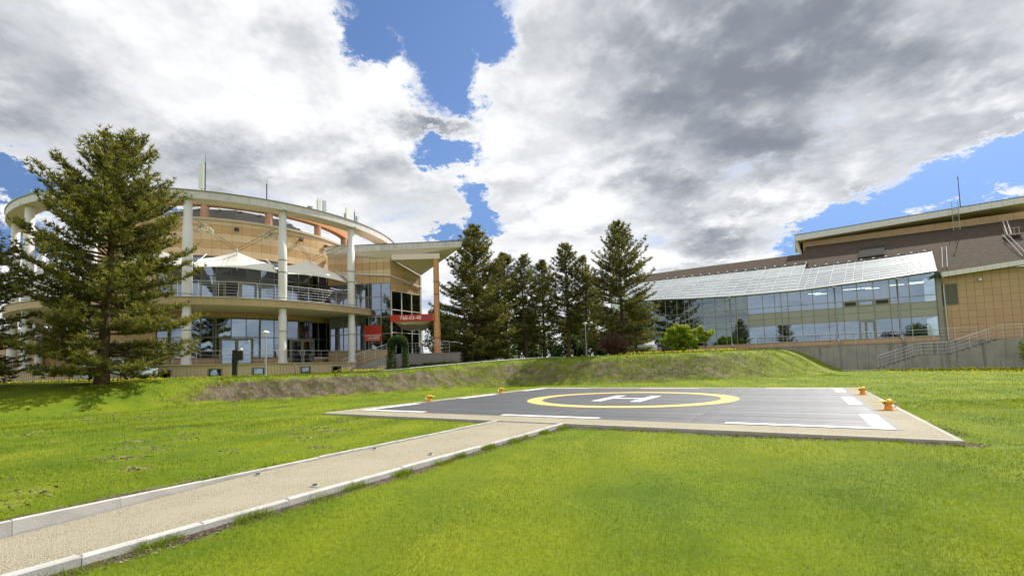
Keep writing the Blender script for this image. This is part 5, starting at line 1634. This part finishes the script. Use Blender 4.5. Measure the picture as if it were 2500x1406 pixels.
# footpath edge along the top of the bank
fe = [(-10.4, 36.7), (-8.2, 38.1), (-5.6, 40.2), (-2.0, 42.3), (2.0, 43.5), (5, 44.1)]
vs = []; fs = []
for i, (x, y) in enumerate(fe):
    z = float(ground_z(x, y)) + .09
    vs += [(x, y, z), (x - .25, y + .75, z + .04), (x, y, z - .2), (x - .25, y + .75, z - .2)]
for i in range(len(fe) - 1):
    o_ = i * 4
    fs += [(o_, o_ + 4, o_ + 5, o_ + 1), (o_, o_ + 2, o_ + 6, o_ + 4), (o_ + 1, o_ + 5, o_ + 7, o_ + 3)]
fs += [(0, 1, 3, 2)]
fp_ = MB().add(vs, fs).build('footpath', 'concrete_kerb')
tag(fp_, 'pale footpath edge running along the top of the bank', None, None, 'structure')
ap = MB().box(-8.5, -1.9, -5.6, -3.2, 0, .02).build('paved_apron', 'concrete_kerb', None, loc=(RB_O[0], RB_O[1], .27), rotz=ANG)
tag(ap, 'pale paved strip at the foot of the retaining wall', None, None, 'structure')


# ------------------------------------------------------------------ flowers and grass
def in_pad(x, y, mg=.0):
    u = (x - PAD_O[0]) * UN[0] + (y - PAD_O[1]) * UN[1]
    v = (x - PAD_O[0]) * VN[0] + (y - PAD_O[1]) * VN[1]
    a = (u > -.2 - mg) & (u < 18.12 + mg) & (v > -.2 - mg) & (v < 17.9 + mg)
    b_ = (u > 7.83 - mg) & (u < 10.09 + mg) & (v < 0)
    return a | b_


def flowers(name, label, pts, size, h, seed, mat):
    rng = np.random.default_rng(seed)
    n = len(pts)
    z = ground_z(pts[:, 0], pts[:, 1]) + h * rng.uniform(.6, 1.2, n)
    c = np.stack([pts[:, 0], pts[:, 1], z], 1)
    V = []; T_ = []
    for k in range(4):
        d1 = rng.normal(0, 1, (n, 3)); d1 /= np.linalg.norm(d1, axis=1, keepdims=True)
        d2 = rng.normal(0, 1, (n, 3)); d2 /= np.linalg.norm(d2, axis=1, keepdims=True)
        V.append(np.stack([c - d1 * size * .5, c + d1 * size * .5, c + d2 * size * .8], 1)); T_.append(rng.random(n))
    o_ = obj(name, tri_mesh(name, np.concatenate(V), np.concatenate(T_), mat))
    tag(o_, label, 'flowers', None, 'stuff')


rng = np.random.default_rng(200)
# dandelions on the right lawn
n = 1500
x = rng.uniform(24, 44, n); y = rng.uniform(27, 43, n)
dens_ = S((x - 22 - rng.random(n) * 12) / 6) * S((y - 29) / 5)
keep = (rng.random(n) < dens_) & ~in_pad(x, y, .4)
flowers('dandelions', 'yellow dandelions scattered over the right lawn below the concrete wall', np.stack([x, y], 1)[keep], .075, .1, 201, 'petals_yellow')
n = 260
x = rng.uniform(9.5, 19.5, n); y = 40.6 + rng.normal(0, .8, n) + (x - 15) * .05
flowers('daffodils', 'yellow flowers in a strip along the top of the bank', np.stack([x, y], 1), .09, .16, 202, 'petals_yellow')
n = 150
x = rng.uniform(-14.3, -10.6, n); y = 39.2 + (x + 12.4) * .25 + rng.normal(0, .7, n)
flowers('flower_bed', 'yellow flower bed at the foot of the entrance steps', np.stack([x, y], 1), .1, .2, 203, 'petals_yellow')
n = 60
x = rng.uniform(-11.6, -10.7, n); y = 40.6 + rng.normal(0, .2, n)
flowers('white_flowers', 'small clump of white flowers beside the topiary arch', np.stack([x, y], 1), .1, .4, 204, 'petals_white')
n = 420
x = rng.uniform(-33, -17.5, n); y = rng.uniform(25, 31.5, n)
flowers('meadow_flowers', 'small pale yellow meadow flowers around the big pine', np.stack([x, y], 1), .06, .12, 205, 'petals_yellow')

# loose soil: clods along the new kerbs, in scars on the left lawn and over the bank
rng = np.random.default_rng(400)
cx_, cy_, cs_ = [], [], []
scars = []
for k in range(120):
    u = rng.uniform(-22, 6.8); v = rng.uniform(-12, 12) if u < -1 else rng.uniform(-11, -.8)
    x, y = uvw(u, v)
    scars.append((x, y, rng.uniform(.18, .6), rng.uniform(.12, .3)))
    m_ = int(rng.integers(25, 70))
    cx_.append(x + rng.normal(0, scars[-1][2] * .6, m_)); cy_.append(y + rng.normal(0, scars[-1][3] * .6, m_)); cs_.append(rng.uniform(.012, .036, m_))
def strip(n_, u0, u1, v0, v1, smax):
    u = rng.uniform(u0, u1, n_); v = rng.uniform(v0, v1, n_)
    nz = np.sin(u * 3.3 + v * 2.1) + np.sin(v * 3.7 - u * 1.9) + rng.normal(0, .5, n_)
    k_ = nz > -.35
    cx_.append(PAD_O[0] + u[k_] * UN[0] + v[k_] * VN[0]); cy_.append(PAD_O[1] + u[k_] * UN[1] + v[k_] * VN[1]); cs_.append(rng.uniform(.006, smax, k_.sum()))
strip(2600, 10.07, 10.36, -11, -.3, .02)
strip(2600, 10.2, 18.3, -.55, -.2, .026)
strip(700, 18.12, 18.5, -.4, 3.0, .024)
strip(900, 7.45, 7.84, -12, -6.5, .02)
strip(500, -.2, 7.8, -.5, -.2, .02)
n = 3800
x = rng.uniform(-18.5, 22, n); yb_ = np.interp(x, _bx, _yb); w_b = np.interp(x, _bx, _w)
y = yb_ + w_b * rng.uniform(.03, .9, n)
cx_.append(x); cy_.append(y); cs_.append(rng.uniform(.02, .07, n) * rng.uniform(.4, 1, n))
x = np.concatenate(cx_); y = np.concatenate(cy_); sz_ = np.concatenate(cs_)
k_ = ~in_pad(x, y)
x, y, sz_ = x[k_], y[k_], sz_[k_]
c = np.stack([x, y, ground_z(x, y) + sz_ * .1], 1)
n = len(x)
cor = rng.normal(0, 1, (n, 4, 3)); cor /= np.linalg.norm(cor, axis=2, keepdims=True)
cor = c[:, None, :] + cor * (sz_[:, None, None] * np.array([1.4, 1.4, .9]))
V = np.concatenate([np.stack([cor[:, a], cor[:, b_], cor[:, d_]], 1) for a, b_, d_ in ((0, 1, 2), (0, 2, 3), (0, 3, 1), (1, 3, 2))])
tn = rng.random(n)
tag(obj('soil_clods', tri_mesh('soil_clods', V, np.concatenate([tn] * 4), 'soil')), 'brown clods of loose soil along the kerbs and over the bank', 'soil', None, 'stuff')
SC = np.array(scars)

# mown grass: single blades, denser near the camera
def blades(n, y0, y1, xl, xr, seed, hmin, hmax, wmul, cond):
    rng = np.random.default_rng(seed)
    y = y0 * (y1 / y0) ** rng.random(n)
    x = y * rng.uniform(xl, xr, n)
    k = cond(x, y, rng)
    x, y = x[k], y[k]
    m_ = len(x)
    z = ground_z(x, y) - .004
    dist = np.hypot(x, y)
    patch = .5 + .25 * np.sin(x * 2.1 + 1.7 * np.sin(y * 1.3)) + .25 * np.sin(y * 1.7 + 1.1 * np.sin(x * .9))
    h_ = (hmin + (hmax - hmin) * rng.random(m_)) * (.75 + .5 * patch)
    w_ = wmul * dist * rng.uniform(.7, 1.3, m_)
    az_ = rng.random(m_) * 6.28
    ln_ = rng.normal(0, .5, (m_, 2)) * h_[:, None]
    p = np.stack([x, y, z], 1)
    wv_ = np.stack([np.cos(az_) * w_, np.sin(az_) * w_, 0 * w_], 1)
    tip = p + np.stack([ln_[:, 0], ln_[:, 1], h_], 1)
    V = np.stack([p - wv_, p + wv_, tip], 1)
    uu_ = (x - PAD_O[0]) * UN[0] + (y - PAD_O[1]) * UN[1]; vv_ = (x - PAD_O[0]) * VN[0] + (y - PAD_O[1]) * VN[1]
    band_ = np.sin(uu_ * 2.9 + vv_ * .9 + 1.2 * np.sin(vv_ * .6)) * .5 + np.sin(uu_ * .8 - vv_ * 1.3 + 2 * np.sin(uu_ * .35)) * .5
    tint = np.clip(.42 + .3 * (patch - .5) + .34 * band_ + rng.normal(0, .2, m_), 0, 1)
    return V, tint


def grass_ok(x, y, rng):
    u = (x - PAD_O[0]) * UN[0] + (y - PAD_O[1]) * UN[1]
    v = (x - PAD_O[0]) * VN[0] + (y - PAD_O[1]) * VN[1]
    ok = ~in_pad(x, y, .0)
    bare = ((u > 10.0) & (u < 10.34) & (v < 0)) | ((u > 7.5) & (u < 7.85) & (v < -6.5)) | ((v > -.55) & (v < 0) & (u > 10))
    nz = np.sin(u * 3.3 + v * 2.1) + np.sin(v * 3.7 - u * 1.9)
    ok &= ~(bare & (nz + rng.normal(0, .5, len(x)) > -.35))
    for (sx_, sy_, sa_, sb_) in SC:
        ok &= ~((((x - sx_) / sa_) ** 2 + ((y - sy_) / sb_) ** 2 < rng.uniform(.5, 1.3, len(x))))
    return ok


Va, Ta = blades(330000, 2.6, 17.0, -1.25, 1.25, 301, .018, .04, .00042, grass_ok)
Vb, Tb = blades(90000, 14.0, 40.0, -1.2, 1.2, 302, .03, .06, .0005, grass_ok)
rng = np.random.default_rng(303)
n = 16000
side = rng.random(n)
u = np.where(side < .62, 10.07 + np.abs(rng.normal(0, .12, n)), np.where(side < .8, 7.84 - np.abs(rng.normal(0, .1, n)), rng.uniform(10.2, 18.2, n)))
v = np.where(side < .8, -rng.uniform(.3, 12, n), -.2 - np.abs(rng.normal(0, .15, n)))
cl = np.sin(u * 9 + v * 5.3) + np.sin(v * 7.7) + rng.normal(0, .4, n)
u, v = u[cl > .55], v[cl > .55]
x = PAD_O[0] + u * UN[0] + v * VN[0]; y = PAD_O[1] + u * UN[1] + v * VN[1]
m_ = len(x); h_ = rng.uniform(.04, .13, m_); a_ = rng.random(m_) * 6.28; w_ = .0022 + .0004 * np.hypot(x, y)
p = np.stack([x, y, ground_z(x, y) - .01], 1); wv_ = np.stack([np.cos(a_) * w_, np.sin(a_) * w_, 0 * w_], 1)
tp = p + np.stack([rng.normal(0, .45, m_) * h_, rng.normal(0, .45, m_) * h_, h_], 1)
Va = np.concatenate([Va, np.stack([p - wv_, p + wv_, tp], 1)]); Ta = np.concatenate([Ta, np.clip(rng.normal(.35, .2, m_), 0, 1)])
# rough tufts over the seeded bank
rng = np.random.default_rng(304)
n = 42000
x = rng.uniform(-18.5, 26, n); yb_ = np.interp(x, _bx, _yb); w_b = np.interp(x, _bx, _w)
y = yb_ + w_b * rng.uniform(-.05, 1.25, n)
cl = np.sin(x * 2.3 + 1.7 * np.sin(y * 2.1)) + np.sin(y * 3.1 + x * 1.1) + rng.normal(0, .6, n)
kk = (cl > .2) | (y > yb_ + w_b * .9)
x, y, cl = x[kk], y[kk], cl[kk]
m_ = len(x); h_ = rng.uniform(.04, .14, m_); a_ = rng.random(m_) * 6.28; w_ = np.full(m_, .016)
p = np.stack([x, y, ground_z(x, y) - .01], 1); wv_ = np.stack([np.cos(a_) * w_, np.sin(a_) * w_, 0 * w_], 1)
tp = p + np.stack([rng.normal(0, .5, m_) * h_, rng.normal(0, .5, m_) * h_, h_], 1)
Va = np.concatenate([Va, np.stack([p - wv_, p + wv_, tp], 1)]); Ta = np.concatenate([Ta, np.clip(rng.normal(.25, .25, m_), 0, 1)])
gr_o = obj('grass', tri_mesh('grass', np.concatenate([Va, Vb]), np.concatenate([Ta, Tb]), 'grass_blade'))
tag(gr_o, 'short mown grass blades covering the lawn', 'grass', None, 'stuff')
